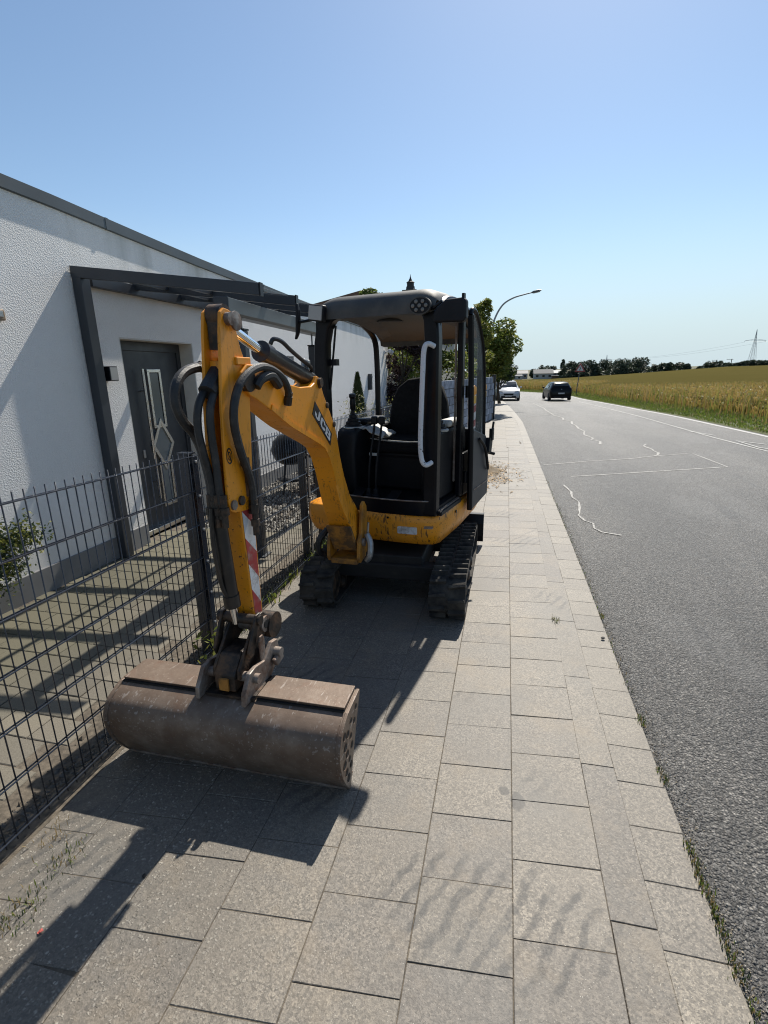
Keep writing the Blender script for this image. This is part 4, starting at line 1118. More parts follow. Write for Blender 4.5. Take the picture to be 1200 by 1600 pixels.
# consoles
for sx, x0, x1 in ((-1, -0.44, -0.27), (1, 0.27, 0.40)):
    mb = CB(); rg = []
    for z, y0, y1 in ((0.72, 0.14, 0.8), (1.05, 0.12, 0.82), (1.20, 0.15, 0.8), (1.235, 0.2, 0.76)): rg.append([(x0, y0, z), (x1, y0, z), (x1, y1, z), (x0, y1, z)])
    mb.rings(rg); mb.build('side_console', M['plastic'], exc, bevel=0.025, seg=3, smooth=True)
    xm = (x0 + x1) / 2; yj = 0.27 if sx < 0 else 0.3
    mb = CB(); mb.box((xm + 0.005, yj + 0.28, 1.262), (0.12, 0.36, 0.05)); mb.build('armrest', M['greypad'] if sx > 0 else M['plastic'], exc, bevel=0.022, seg=3, smooth=True)
    mb = CB(); mb.lathe([(0.075, 1.225), (0.07, 1.25), (0.06, 1.255), (0.058, 1.275), (0.046, 1.28), (0.044, 1.30), (0.032, 1.305), (0.028, 1.33), (0.016, 1.335), (0.014, 1.37)], (xm, yj, 0), 16)
    jb = mb.build('joystick', M['plastic'], exc, smooth=True)
    mb = CB(); mb.lathe([(0.014, 1.36), (0.022, 1.375), (0.024, 1.42), (0.02, 1.45), (0.029, 1.465), (0.027, 1.485), (0.012, 1.492)], (xm, yj, 0), 14); mb.build('grip', M['cabblack'], jb, smooth=True)
    mb = CB(); mb.lathe([(0.085, 1.222), (0.088, 1.235), (0.075, 1.24)], (xm, yj, 0), 18); mb.build('boot_ring', M['greypad'], jb, smooth=True)
# grey crumpled tray by the left joystick
mb = CB(); random.seed(11)
gx = [[(lerp(-0.30, -0.10, i / 6), lerp(0.26, 0.52, j / 4), 1.15 + random.uniform(0, 0.05) + 0.06 * (1 - i / 6)) for i in range(7)] for j in range(5)]
ii = [[mb.pt(p) for p in r] for r in gx]
for j in range(4):
    for i in range(6): mb.face([ii[j][i], ii[j][i + 1], ii[j + 1][i + 1], ii[j + 1][i]])
cl = mb.build('work_glove', M['greypad'], exc, smooth=True, angle=80); q = cl.modifiers.new('t', 'SOLIDIFY'); q.thickness = 0.012
# red safety lever
mb = CB(); mb.tube([(0.335, 0.2, 1.235), (0.33, 0.17, 1.34)], 0.008, 8); rl = mb.build('safety_lever', M['cabblack'], exc)
mb = CB(); mb.hexa([(0.318, 0.16, 1.335), (0.342, 0.16, 1.335), (0.342, 0.18, 1.335), (0.318, 0.18, 1.335)], [(0.302, 0.155, 1.43), (0.358, 0.155, 1.43), (0.358, 0.175, 1.43), (0.302, 0.175, 1.43)]); mb.build('lever_grip', M['red'], rl, bevel=0.006)
# travel levers with pads and pedals
for x in (-0.125, -0.065):
    mb = CB(); mb.tube(catmull([(x - 0.03, 0.13, 0.74), (x - 0.02, 0.13, 0.95), (x, 0.17, 1.2), (x + 0.006, 0.18, 1.275)], 4), 0.009, 8); tl = mb.build('travel_lever', M['plastic'], exc, smooth=True)
    mb = CB(); mb.box((x + 0.006, 0.18, 1.30), (0.05, 0.03, 0.06)); mb.build('lever_grip', M['cabblack'], tl, bevel=0.01)
    mb = CB(); mb.lathe([(0.035, 0.71), (0.034, 0.735), (0.022, 0.745), (0.02, 0.78), (0.01, 0.79)], (x - 0.03, 0.13, 0), 12); mb.build('lever_boot', M['plastic'], tl, smooth=True)
for x in (-0.24, 0.06): 
    mb = CB(); mb.box((x, 0.12, 0.745), (0.09, 0.14, 0.012), Matrix.Rotation(0.35, 3, 'X')); mb.build('foot_pedal', M['plastic'], exc, bevel=0.004)
mb = CB(); mb.tube([(0.36 + 0.045 * cos(2 * pi * k / 20), 0.66, 0.9 + 0.045 * sin(2 * pi * k / 20)) for k in range(21)], 0.006, 6); mb.build('round_vent', M['worn'], exc, smooth=True)
mb = CB(); mb.box((-0.2, 0.3, 1.02), (0.07, 0.01, 0.022)); mb.build('console_label', M['greypad'], exc)
# white grab handle on the right front pillar
mb = CB(); mb.tube(catmull([(0.435, -0.03, 1.80), (0.405, -0.07, 1.815), (0.385, -0.082, 1.78), (0.378, -0.085, 1.65), (0.368, -0.085, 1.4), (0.362, -0.085, 1.18), (0.372, -0.082, 1.07), (0.395, -0.07, 1.035), (0.425, -0.03, 1.05)], 5), 0.0165, 10); mb.build('grab_handle', M['handle'], exc, smooth=True)
mb = CB(); mb.tube([(0.40, 0.93, 1.62), (0.395, 0.88, 1.6), (0.395, 0.88, 1.36), (0.40, 0.93, 1.34)], 0.014, 8); mb.build('grab_handle', M['handle'], exc, smooth=True)
# wiper rest and gas strut on left pillar
mb = CB(); mb.tube([(-0.40, 0.03, 1.53), (-0.345, 0.05, 1.97)], 0.008, 8); mb.box((-0.375, 0.05, 1.72), (0.07, 0.04, 0.045)); mb.build('screen_latch', M['cabblack'], exc)

# ---- door, swung right round and latched along the cab side
DXo = 0.525
door_ = None
mb = CB()
pl = [(0.55, 0.575), (1.0, 0.615), (1.015, 0.80), (0.985, 1.0), (0.90, 1.13), (0.62, 1.2), (0.53, 1.22)]
mb.prism([(DXo - 0.018, y, z) for y, z in pl], [(DXo + 0.018, y, z) for y, z in pl]); dr = mb.build('cab_door', M['doorgrey'], exc, bevel=0.01)
mb = CB(); mb.tube(catmull([(DXo, 0.545, 0.58), (DXo, 0.52, 1.2), (DXo, 0.47, 1.8), (DXo, 0.44, 2.02)], 5), 0.022, 8); mb.build('hinge_bar', M['cabblack'], dr, smooth=True)
mb = CB(); mb.tube(catmull([(DXo, 0.44, 2.02), (DXo, 0.47, 2.06), (DXo, 0.56, 2.045), (DXo, 0.68, 1.95), (DXo, 0.79, 1.78), (DXo, 0.85, 1.5), (DXo, 0.88, 1.12)], 5), 0.016, 8); mb.build('window_frame', M['cabblack'], dr, smooth=True)
gl_ = [(0.53, 1.2), (0.88, 1.12), (0.85, 1.5), (0.79, 1.78), (0.68, 1.94), (0.56, 2.03), (0.47, 2.03), (0.50, 1.7)]
n = NT('clear_door_pane'); n.fin((0.7, 0.75, 0.72), 0.02); n.p.inputs['Alpha'].default_value = 0.12
mb = CB(); mb.poly([(DXo, y, z) for y, z in gl_]); mb.build('door_pane', n.m, dr, fixn=False)
mb = CB(); mb.box((DXo + 0.028, 0.93, 1.04), (0.05, 0.09, 0.12), Matrix.Rotation(-0.3, 3, 'X')); mb.box((DXo + 0.045, 0.97, 1.13), (0.03, 0.05, 0.10)); mb.tube([(DXo + 0.05, 0.97, 1.16), (DXo + 0.055, 0.985, 1.235)], 0.01, 8); mb.tube([(DXo + 0.03, 0.95, 0.98), (DXo + 0.075, 0.98, 0.965)], 0.014, 8); mb.tube(catmull([(DXo + 0.03, 0.66, 1.13), (DXo + 0.04, 0.8, 1.04), (DXo + 0.04, 0.9, 0.88), (DXo + 0.03, 0.95, 0.84)], 4), 0.012, 8)
mb.build('door_lock', M['plastic'], dr, bevel=0.006)
mb = CB(); mb.box((DXo + 0.019, 0.79, 0.735), (0.006, 0.42, 0.01)); mb.build('panel_crease', M['worn'], dr)
for z in (0.8, 1.45):
    mb = CB(); mb.tube([(0.49, 0.53, z), (0.49, 0.53, z + 0.09)], 0.018, 10); mb.build('hinge', M['cabblack'], dr, smooth=True)

# ---- mirrors and lamps
mb = CB(); mb.tube(catmull([(0.40, -0.03, 2.02), (0.45, -0.07, 2.03), (0.50, -0.07, 2.06)], 4), 0.011, 8); mr = mb.build('mirror_arm', M['cabblack'], exc, smooth=True)
mb = CB(); mo = [(0.45, 1.935), (0.645, 1.93), (0.66, 1.955), (0.66, 2.05), (0.64, 2.07), (0.53, 2.065), (0.47, 2.025), (0.45, 1.985)]
mb.prism([(x, -0.10, z) for x, z in mo], [(x, -0.045, z) for x, z in mo]); mb.build('mirror_shell', M['plastic'], mr, bevel=0.012, seg=3)
mb = CB(); mb.box((0.635, -0.07, 2.078), (0.016, 0.03, 0.03)); mb.build('mirror_clip', M['cabblack'], mr)
mb = CB(); mb.tube([(-0.42, -0.02, 2.02), (-0.58, -0.05, 2.0), (-0.605, -0.05, 2.0)], 0.010, 8); mr = mb.build('mirror_arm', M['cabblack'], exc, smooth=True)
mb = CB(); rg = []
for z, x, w in ((1.885, -0.622, 0.006), (1.92, -0.605, 0.015), (2.0, -0.593, 0.022), (2.08, -0.590, 0.018), (2.125, -0.598, 0.006)):
    rg.append([(x - 0.012, -0.05 - w, z), (x + 0.008, -0.05 - w, z), (x + 0.008, -0.05 + w, z), (x - 0.012, -0.05 + w, z)])
mb.rings(rg); mb.build('mirror_shell', M['plastic'], mr, bevel=0.005)
mb = CB(); mb.box((-0.405, -0.085, 2.045), (0.125, 0.05, 0.11), Matrix.Rotation(0.15, 3, 'Y')); wlp = mb.build('work_light', M['plastic'], exc, bevel=0.012)
mb = CB(); mb.box((-0.405, -0.113, 2.045), (0.105, 0.008, 0.09), Matrix.Rotation(0.15, 3, 'Y')); mb.build('light_lens', M['lens'], wlp)
def ell(cx, cz, rx, rz, y, n=24): return [(cx + rx * cos(2 * pi * k / n), y, cz + rz * sin(2 * pi * k / n)) for k in range(n)]
mb = CB(); mb.rings([ell(0.355, 2.042, 0.05, 0.04, -0.02), ell(0.355, 2.042, 0.072, 0.052, -0.05), ell(0.355, 2.042, 0.074, 0.054, -0.085)]); wr = mb.build('work_light', M['roofpl'], exc, smooth=True)
mb = CB(); mb.rings([ell(0.355, 2.042, 0.066, 0.046, -0.0855), ell(0.355, 2.042, 0.066, 0.046, -0.089)]); mb.build('light_face', M['plastic'], wr)
for k in range(7):
    px_, pz_ = (0, 0) if k == 6 else (0.044 * cos(pi * k / 3), 0.028 * sin(pi * k / 3))
    mb = CB(); mb.lathe([(0.010, 0.0), (0.012, 0.004), (0.006, 0.006)], (0.355 + px_, -0.089, 2.042 + pz_), 10, (0, -1, 0)); mb.build('led', M['led'], wr)

# ---- kingpost
mb = MB(); kp = [(-0.06, 0.43), (0.05, 0.415), (0.075, 0.45), (0.06, 0.56), (0.02, 0.62), (0.0, 0.72), (-0.02, 0.80), (-0.06, 0.82), (-0.10, 0.78), (-0.12, 0.6)]
aprism(mb, kp, 0.095, 0.118); aprism(mb, kp, -0.118, -0.095); aprism(mb, [(-0.13, 0.41), (0.06, 0.402), (0.06, 0.44), (-0.13, 0.45)], -0.094, 0.094)
aprism(mb, [(-0.2, 0.42), (-0.1, 0.42), (-0.1, 0.66), (-0.2, 0.66)], -0.09, 0.09)
mb.build('kingpost', M['dirtyyellow'], exc, bevel=0.006)
mb = MB(); mb.tube([A(0.0, -0.13, 0.55), A(0.0, 0.135, 0.55)], 0.028, 14); mb.build('boom_pin', M['worn'], exc, smooth=True)
mb = MB(); sh = [A(-0.02, 0.14, 0.60), A(0.0, 0.17, 0.55), A(0.03, 0.175, 0.47), A(0.02, 0.15, 0.43)]; mb.tube(catmull(sh, 4), 0.02, 8); mb.tube([A(-0.03, 0.14, 0.56), A(-0.03, 0.15, 0.68)], 0.008, 6); mb.build('shackle', M['zinc'], exc, smooth=True)
mb = MB(); mb.tube(catmull([A(-0.05, -0.14, 0.62), A(0.02, -0.19, 0.55), A(0.0, -0.2, 0.45), A(-0.08, -0.16, 0.4)], 4), 0.022, 8); mb.build('hydraulic_hose', M['hose'], exc, smooth=True)

# ---- boom
btop = [(-0.06, 0.50), (-0.09, 0.62), (-0.085, 0.72), (-0.02, 0.80), (0.06, 0.885), (0.14, 1.03), (0.195, 1.16), (0.249, 1.335), (0.32, 1.43), (0.40, 1.53), (0.455, 1.625), (0.48, 1.635), (0.515, 1.60), (0.56, 1.583), (0.69, 1.583), (0.82, 1.602), (0.942, 1.63), (1.06, 1.685), (1.16, 1.688), (1.21, 1.655)]
bbot = [(1.205, 1.60), (1.155, 1.566), (1.10, 1.545), (1.0, 1.498), (0.90, 1.445), (0.82, 1.405), (0.72, 1.365), (0.60, 1.318), (0.50, 1.278), (0.43, 1.245), (0.37, 1.18), (0.325, 1.10), (0.285, 1.0), (0.245, 0.90), (0.19, 0.80), (0.12, 0.70), (0.06, 0.61), (0.02, 0.53), (0.0, 0.505)]
def bw(s, z): return 0.058 + 0.028 * smooth((1.0 - z) / 0.5)
loop = btop + bbot
mb = MB(); L_ = [A(s, -bw(s, z), z) for s, z in loop]; Rr = [A(s, bw(s, z), z) for s, z in loop]
mb.prism(L_, Rr); boom = mb.build('boom', M['yellow'], exc, bevel=0.005, seg=2)
# doubler plate along the lower edge, raised weld strip
mb = MB(); strip_o = [(s, z) for s, z in bbot[3:13]]; 
pr = [(s, z) for s, z in strip_o] + [(s - 0.01, z + 0.022) for s, z in strip_o[::-1]]
mb.prism([A(s, bw(s, z) - 0.001, z) for s, z in pr], [A(s, bw(s, z) + 0.005, z) for s, z in pr]); mb.build('edge_plate', M['yellow'], boom)
mb = MB(); gp = [(0.0, 0.505), (0.025, 0.545), (0.125, 0.695), (0.145, 0.69), (0.045, 0.53), (0.02, 0.49)]; aprism(mb, gp, -0.084, 0.084); mb.build('wear_plate', M['grimeyellow'], boom, bevel=0.003)
for (s, z) in ((0.46, 1.585), (0.28, 1.36), (0.37, 1.475)):
    mb = MB(); mb.lathe([(0.016, 0), (0.016, 0.008), (0.0, 0.010)], A(s, bw(s, z), z), 10, AN); mb.build('bolt', M['greasy'], boom, smooth=True)
# pivot bosses on boom
mb = MB(); mb.tube([A(0.46, -0.075, 1.60), A(0.46, 0.075, 1.60)], 0.024, 12); mb.tube([A(1.165, -0.068, 1.625), A(1.165, 0.068, 1.625)], 0.045, 16); mb.build('pivot_boss', M['greasy'], boom, smooth=True)
mb = MB(); mb.box(A(1.17, 0.0, 1.70), (0.10, 0.11, 0.03)); mb.build('tip_plate', M['yellow'], boom, bevel=0.004)
# maker's plate with lettering
LC = {3: Vector((0.570, 1.443)), 2: Vector((0.347, 1.248)), 1: Vector((0.318, 1.311)), 0: Vector((0.529, 1.506))}
def lp(u, v, t):
    a = LC[3].lerp(LC[2], u); b = LC[0].lerp(LC[1], u); p = a.lerp(b, v); return A(p.x, bw(p.x, p.y) + t, p.y)
mb = MB(); mb.prism([lp(u, v, 0.0005) for u, v in ((0, 0), (1, 0), (1, 1), (0, 1))], [lp(u, v, 0.003) for u, v in ((0, 0), (1, 0), (1, 1), (0, 1))]); mb.build('maker_plate', M['logoblack'], boom)
Jp = [[(.40, 1), (.64, 1), (.64, .28), (.56, .1), (.42, 0), (.2, 0), (.06, .1), (0, .28), (0, .4), (.22, .4), (.22, .28), (.27, .2), (.36, .2), (.40, .28)]]
Cp = [[(.66, .66), (.66, .72), (.6, .9), (.46, 1), (.2, 1), (.06, .9), (0, .72), (0, .28), (.06, .1), (.2, 0), (.46, 0), (.6, .1), (.66, .28), (.66, .36), (.44, .36), (.44, .28), (.39, .2), (.27, .2), (.22, .28), (.22, .72), (.27, .8), (.39, .8), (.44, .72), (.44, .66)]]
Bp = [[(0, 0), (.22, 0), (.22, 1), (0, 1)], [(.22, .82), (.44, .82), (.44, 1), (.22, 1)], [(.22, .42), (.44, .42), (.44, .58), (.22, .58)], [(.22, 0), (.44, 0), (.44, .18), (.22, .18)], [(.44, .5), (.58, .5), (.66, .6), (.66, .88), (.56, 1), (.44, 1)], [(.44, 0), (.56, 0), (.68, .1), (.68, .4), (.58, .5), (.44, .5)]]
mb = MB(); off = 0
for gl in (Jp, Cp, Bp):
    for p in gl: mb.poly([lp(0.07 + 0.86 * (x + off) / 2.16, 0.15 + 0.70 * y, 0.0042) for x, y in p])
    off += 0.74
mb.build('maker_lettering', M['logowhite'], boom)

# ---- dipper arm
dw_ = 0.042
upper = [(1.235, 1.885), (1.262, 1.888), (1.288, 1.872), (1.302, 1.80), (1.318, 1.68), (1.338, 1.55), (1.350, 1.40), (1.358, 1.24), (1.36, 1.17), (1.35, 1.13), (1.32, 1.115), (1.25, 1.105), (1.185, 1.10), (1.168, 1.25), (1.15, 1.42), (1.135, 1.56), (1.135, 1.67), (1.175, 1.75), (1.195, 1.82), (1.205, 1.875)]
mb = MB(); aprism(mb, upper, dw_ - 0.013, dw_); aprism(mb, upper, -dw_, -dw_ + 0.013)
aprism(mb, [(1.145, 1.15), (1.21, 1.15), (1.21, 1.66), (1.145, 1.66)], -dw_ + 0.014, dw_ - 0.014)
aprism(mb, [(1.21, 1.70), (1.285, 1.70), (1.30, 1.60), (1.22, 1.57)], -dw_ + 0.014, dw_ - 0.014)
dip = mb.build('dipper_arm', M['yellow'], exc, bevel=0.003)
mb = MB(); lowp = [(1.285, 1.17), (1.255, 0.60), (1.185, 0.60), (1.178, 1.17)]
aprism(mb, lowp, -dw_ + 0.003, dw_ - 0.003); mb.build('arm_box', M['yellow'], dip, bevel=0.004)
zs = [1.235, 1.125, 0.985, 0.865, 0.735, 0.62, 0.60]
cols = ['redfilm', 'white', 'redfilm', 'white', 'redfilm']
def fz(s, z): return z
for k in range(5):
    za, zb = 1.165 - k * 0.118, 1.165 - (k + 1) * 0.118
    sf = lambda z: lerp(1.255, 1.285, (z - 0.60) / 0.57) - 0.008
    sr = lambda z: lerp(1.185, 1.178, (z - 0.60) / 0.57) + 0.008
    sl = 0.085
    zr1, zr0 = min(za - sl + 0.06, 1.16), max(zb - sl + 0.06, 0.615)
    zf1, zf0 = min(za + 0.06, 1.16), max(zb + 0.06, 0.615)
    if zf1 <= zf0 and zr1 <= zr0: continue
    pts = [(sf(zf1), zf1), (sf(zf0), zf0), (sr(zr0), zr0), (sr(zr1), zr1)]
    mb = MB(); mb.poly([A(s, dw_ - 0.003 + 0.0015, z) for s, z in pts]); mb.build('warning_stripe', M[cols[k]], dip, fixn=False)
for zc, sc_ in ((1.345, 0.032),):
    mb = MB(); cc = 20
    for r0, r1 in ((1.0, 0.80), (0.55, 0.40)):
        a = [mb.pt(A(1.325 + sc_ * r0 * 0.62 * cos(2 * pi * k / cc), dw_ + 0.0012, zc + sc_ * r0 * sin(2 * pi * k / cc))) for k in range(cc)]
        b = [mb.pt(A(1.325 + sc_ * r1 * 0.62 * cos(2 * pi * k / cc), dw_ + 0.0012, zc + sc_ * r1 * sin(2 * pi * k / cc))) for k in range(cc)]
        for k in range(cc): mb.face([a[k], a[(k + 1) % cc], b[(k + 1) % cc], b[k]])
    mb.poly([A(1.325 - 0.012, dw_ + 0.0013, zc - 0.028), A(1.325 - 0.008, dw_ + 0.0013, zc - 0.03), A(1.325 + 0.012, dw_ + 0.0013, zc + 0.026), A(1.325 + 0.008, dw_ + 0.0013, zc + 0.028)])
    mb.build('warning_decal', M['logoblack'], dip, fixn=False)
mb = MB(); mb.tube([A(1.165, -0.06, 1.625), A(1.165, 0.066, 1.625)], 0.03, 14); mb.build('pivot_pin', M['worn'], dip, smooth=True)
mb = MB(); mb.tube([A(1.25, -0.055, 1.85), A(1.25, 0.062, 1.85)], 0.024, 14); mb.lathe([(0.036, 0), (0.036, 0.008), (0.012, 0.010)], A(1.215, dw_ + 0.012, 1.845), 14, AN); mb.build('pivot_pin', M['worn'], dip, smooth=True)
mb = MB(); mb.tube([A(1.33, -0.05, 1.15), A(1.33, 0.05, 1.15)], 0.02, 12); mb.build('pivot_pin', M['worn'], dip, smooth=True)
mb = MB(); mb.tube([A(1.275, 0.04, 1.155), A(1.275, 0.052, 1.155)], 0.02, 12); mb.tube([A(1.245, 0.04, 1.30), A(1.245, 0.05, 1.30)], 0.010, 12); mb.box(A(1.215, 0.047, 1.24), (0.012, 0.03, 0.16)); mb.build('side_fitting', M['greasy'], dip, smooth=True)
mb = MB(); mb.tube([A(1.24, -0.03, 1.86), A(1.24, 0.03, 1.86)], 0.045, 14); mb.box(A(1.255, 0.0, 1.80), (0.05, 0.05, 0.12)); mb.build('cylinder_eye', M['greasy'], dip, smooth=True)
# ---- dipper cylinder on top of the boom
mb = MB(); mb.tube([A(0.44, 0, 1.612), A(0.905, 0, 1.735), A(0.92, 0, 1.739)], [0.041, 0.041, 0.043], 18); mb.tube([A(0.885, 0, 1.730), A(0.945, 0, 1.746)], 0.047, 18)
c1 = mb.build('dipper_cylinder', M['cylblack'], exc, smooth=True)
mb = MB(); mb.tube([A(0.94, 0, 1.744), A(1.225, 0, 1.845)], 0.021, 14); mb.build('piston_rod', M['chrome'], c1, smooth=True)
mb = MB(); mb.tube(catmull([A(0.86, 0.0, 1.768), A(0.85, 0.015, 1.80), A(0.80, 0.03, 1.792), A(0.72, 0.035, 1.755), A(0.6, 0.035, 1.712), A(0.5, 0.03, 1.683), A(0.46, 0.02, 1.66)], 5), 0.010, 8); mb.build('steel_pipe', M['cylblack'], c1, smooth=True)
mb = MB(); mb.box(A(0.50, 0.01, 1.69), (0.035, 0.03, 0.05)); mb.tube([A(0.52, 0.0, 1.66), A(0.51, 0.0, 1.72)], 0.014, 8); mb.build('pipe_fitting', M['zinc'], c1, bevel=0.004)
# ---- bucket cylinder down the front of the dipper
mb = MB(); mb.tube([A(1.352, -0.012, 1.20), A(1.362, -0.012, 1.10), A(1.332, -0.012, 0.735)], [0.028, 0.031, 0.031], 16); mb.tube([A(1.335, -0.012, 0.76), A(1.33, -0.012, 0.705)], 0.035, 16)
c2 = mb.build('bucket_cylinder', M['cylblack'], exc, smooth=True)
mb = MB(); mb.tube([A(1.33, -0.012, 0.71), A(1.318, -0.012, 0.62)], 0.017, 14); mb.build('piston_rod', M['chrome'], c2, smooth=True)
mb = MB(); mb.tube(catmull([A(1.395, -0.015, 1.15), A(1.402, -0.02, 1.0), A(1.378, -0.02, 0.82), A(1.36, -0.012, 0.76)], 5), 0.009, 8); mb.build('steel_pipe', M['cylblack'], c2, smooth=True)
# ---- hoses
def hose(pts, r, name='hydraulic_hose', n=9, ends=True):
    mb = MB(); P = catmull(pts, 6); mb.tube(P, r, n); h = mb.build(name, M['hose'], exc, smooth=True)
    if ends:
        mb = MB()
        for a, b in ((P[0], P[3]), (P[-1], P[-4])):
            d = (b - a).normalized(); mb.tube([a - d * 0.005, a + d * 0.035], r * 1.22, 8); mb.tube([a + d * 0.036, a + d * 0.055], r * 1.1, 6)
        mb.build('hose_fitting', M['greasy'], h, smooth=True)
    return h
hose([A(0.86, 0.07, 1.515), A(0.875, 0.085, 1.575), A(0.93, 0.085, 1.635), A(1.05, 0.085, 1.675), A(1.16, 0.085, 1.668), A(1.255, 0.08, 1.62), A(1.305, 0.075, 1.545), A(1.312, 0.07, 1.46), A(1.282, 0.068, 1.355), A(1.24, 0.065, 1.27), A(1.215, 0.062, 1.19), A(1.215, 0.06, 1.09)], 0.0165)
hose([A(0.95, 0.078, 1.60), A(1.02, 0.082, 1.642), A(1.1, 0.078, 1.63), A(1.13, 0.07, 1.60)], 0.022, ends=False)
hose([A(1.22, -0.09, 1.685), A(1.34, -0.095, 1.665), A(1.41, -0.09, 1.62), A(1.43, -0.09, 1.555), A(1.41, -0.085, 1.49), A(1.36, -0.075, 1.425), A(1.34, -0.06, 1.335), A(1.345, -0.04, 1.22), A(1.35, -0.03, 1.10)], 0.019)
hose([A(1.25, -0.03, 1.66), A(1.33, -0.026, 1.60), A(1.39, -0.022, 1.54), A(1.405, -0.025, 1.46), A(1.395, -0.022, 1.37), A(1.375, -0.018, 1.26), A(1.375, -0.012, 1.14)], 0.015)
hose([A(1.25, 0.006, 1.65), A(1.33, 0.010, 1.585), A(1.372, 0.012, 1.52), A(1.38, 0.012, 1.43), A(1.372, 0.012, 1.33), A(1.372, 0.014, 1.22), A(1.375, 0.018, 1.11)], 0.015)
mb = MB(); mb.tube([A(1.26, -0.012, 1.66), A(1.345, -0.01, 1.585)], 0.036, 10); mb.build('hose_sleeve', M['hose'], exc, smooth=True)
mb = MB()
for t in (-0.03, 0.0, 0.03):
    mb.tube([A(1.375, t, 1.20), A(1.38, t, 1.07)], 0.014, 8); mb.tube([A(1.378, t, 1.15), A(1.378, t, 1.12)], 0.02, 6)
mb.build('hose_connector', M['greasy'], exc, smooth=True)
mb = MB(); 
for t in (0.055,):
    mb.tube([A(1.215, 0.065, 1.09), A(1.215, 0.062, 0.99)], 0.013, 8); mb.tube([A(1.215, 0.064, 1.06), A(1.215, 0.064, 1.03)], 0.019, 6)
mb.build('hose_connector', M['greasy'], exc, smooth=True)
hose([A(0.8, -0.07, 1.52), A(0.95, -0.085, 1.62), A(1.1, -0.09, 1.70), A(1.22, -0.09, 1.685)], 0.020, ends=False)

# ---- linkage and hitch
mb = MB(); mb.tube([A(1.222, -0.06, 0.575), A(1.222, 0.075, 0.575)], 0.036, 16); lk = mb.build('arm_boss', M['worn'], exc, smooth=True)
mb = MB(); mb.tube([A(1.222, 0.0755, 0.575), A(1.222, 0.078, 0.575)], 0.02, 14); mb.build('pin_hole', M['darkhole'], lk)
for t in (-0.062, 0.052):
    mb = MB(); aprism(mb, [(1.19, 0.60), (1.225, 0.635), (1.28, 0.635), (1.35, 0.57), (1.445, 0.47), (1.45, 0.43), (1.41, 0.415), (1.33, 0.47), (1.2, 0.54)], t, t + 0.014); mb.build('link_plate', M['greasy'], exc, bevel=0.004)
for t in (-0.085, 0.078):
    mb = MB(); aprism(mb, [(1.285, 0.665), (1.32, 0.665), (1.40, 0.53), (1.39, 0.50), (1.36, 0.50)], t, t + 0.012); mb.build('tipping_link', M['greasy'], exc, bevel=0.004)
mb = MB(); mb.tube([A(1.303, -0.105, 0.635), A(1.303, 0.10, 0.635)], 0.022, 12); mb.build('link_pin', M['greasy'], exc, smooth=True)
mb = MB(); mb.tube([A(1.16, -0.02, 0.54), A(1.16, 0.085, 0.54)], 0.06, 16); mb.build('hitch_drum', M['greasy'], exc, smooth=True)
mb = MB(); aprism(mb, [(1.27, 0.375), (1.46, 0.375), (1.46, 0.45), (1.40, 0.52), (1.28, 0.52), (1.2, 0.47), (1.2, 0.42)], -0.05, 0.05); mb.build('quick_hitch', M['greasy'], exc, bevel=0.01)
mb = MB(); aprism(mb, [(1.462, 0.385), (1.47, 0.385), (1.47, 0.44), (1.462, 0.44)], -0.022, 0.022); mb.build('hitch_mark', M['grimeyellow'], exc)
for (s, z, t0, t1) in ((1.24, 0.455, -0.135, 0.15), (1.415, 0.43, -0.13, 0.14)):
    mb = MB(); mb.tube([A(s, t0, z), A(s, t1, z)], 0.021, 14); mb.build('bucket_pin', M['worn'], exc, smooth=True)
mb = MB(); aprism(mb, [(1.30, 0.40), (1.335, 0.40), (1.345, 0.55), (1.335, 0.575), (1.31, 0.575), (1.30, 0.55)], 0.10, 0.108); mb.build('hitch_tab', M['worn'], exc, bevel=0.004)

# ---- grading bucket
BX0, BX1 = -1.595, -0.562
outl = [(1.575, 0.006), (1.54, 0.056), (1.503, 0.12), (1.483, 0.183), (1.476, 0.235), (1.484, 0.275), (1.508, 0.312), (1.55, 0.336), (1.592, 0.351), (1.745, 0.354)]
def offset_in(P, d):
    c = Vector((1.66, 0.2)); return [(y + (c.x - y) * d / (Vector((y, z)) - c).length, z + (c.y - z) * d / (Vector((y, z)) - c).length) for y, z in P]
dense = [(p.x, p.y) for p in catmull([Vector((y, z, 0)) for y, z in outl[:9]], 4)] + [outl[9]]
inn = offset_in(dense, 0.012)
mb = MB(); loop = dense + inn[::-1]
mb.prism([(BX0, y, z) for y, z in loop], [(BX1, y, z) for y, z in loop]); bk = mb.build('bucket', M['bucket'], exc, smooth=True, angle=35)
side = dense + [(1.755, 0.345), (1.66, 0.17), (1.59, 0.01)]
for x0, x1 in ((BX0 - 0.014, BX0 - 0.0005), (BX1 + 0.0005, BX1 + 0.014)):
    mb = MB(); so = [(y + (y - 1.64) * 0.03, z + (z - 0.2) * 0.02 + 0.001) for y, z in side]
    mb.prism([(x0, y, z) for y, z in so], [(x1, y, z) for y, z in so]); sp_ = mb.build('side_plate', M['bucket'], bk, bevel=0.002)
    xw = x1 + 0.002 if x0 < -1 else x0 - 0.002
    rw = random.Random(3); mb = MB(); mb.tube([(xw + rw.uniform(-.001, .001), y - 0.001, z + 0.0015) for y, z in dense[4:-1]], [0.0045 * rw.uniform(0.7, 1.3) for _ in dense[4:-1]], 6); mb.build('weld_bead', M['bucket'], bk, smooth=True)
holes = [(1.62, 0.30), (1.575, 0.27), (1.66, 0.27), (1.54, 0.235), (1.61, 0.235), (1.56, 0.19), (1.62, 0.185), (1.525, 0.165), (1.585, 0.145), (1.545, 0.115), (1.60, 0.105), (1.565, 0.07), (1.69, 0.315), (1.535, 0.29)]
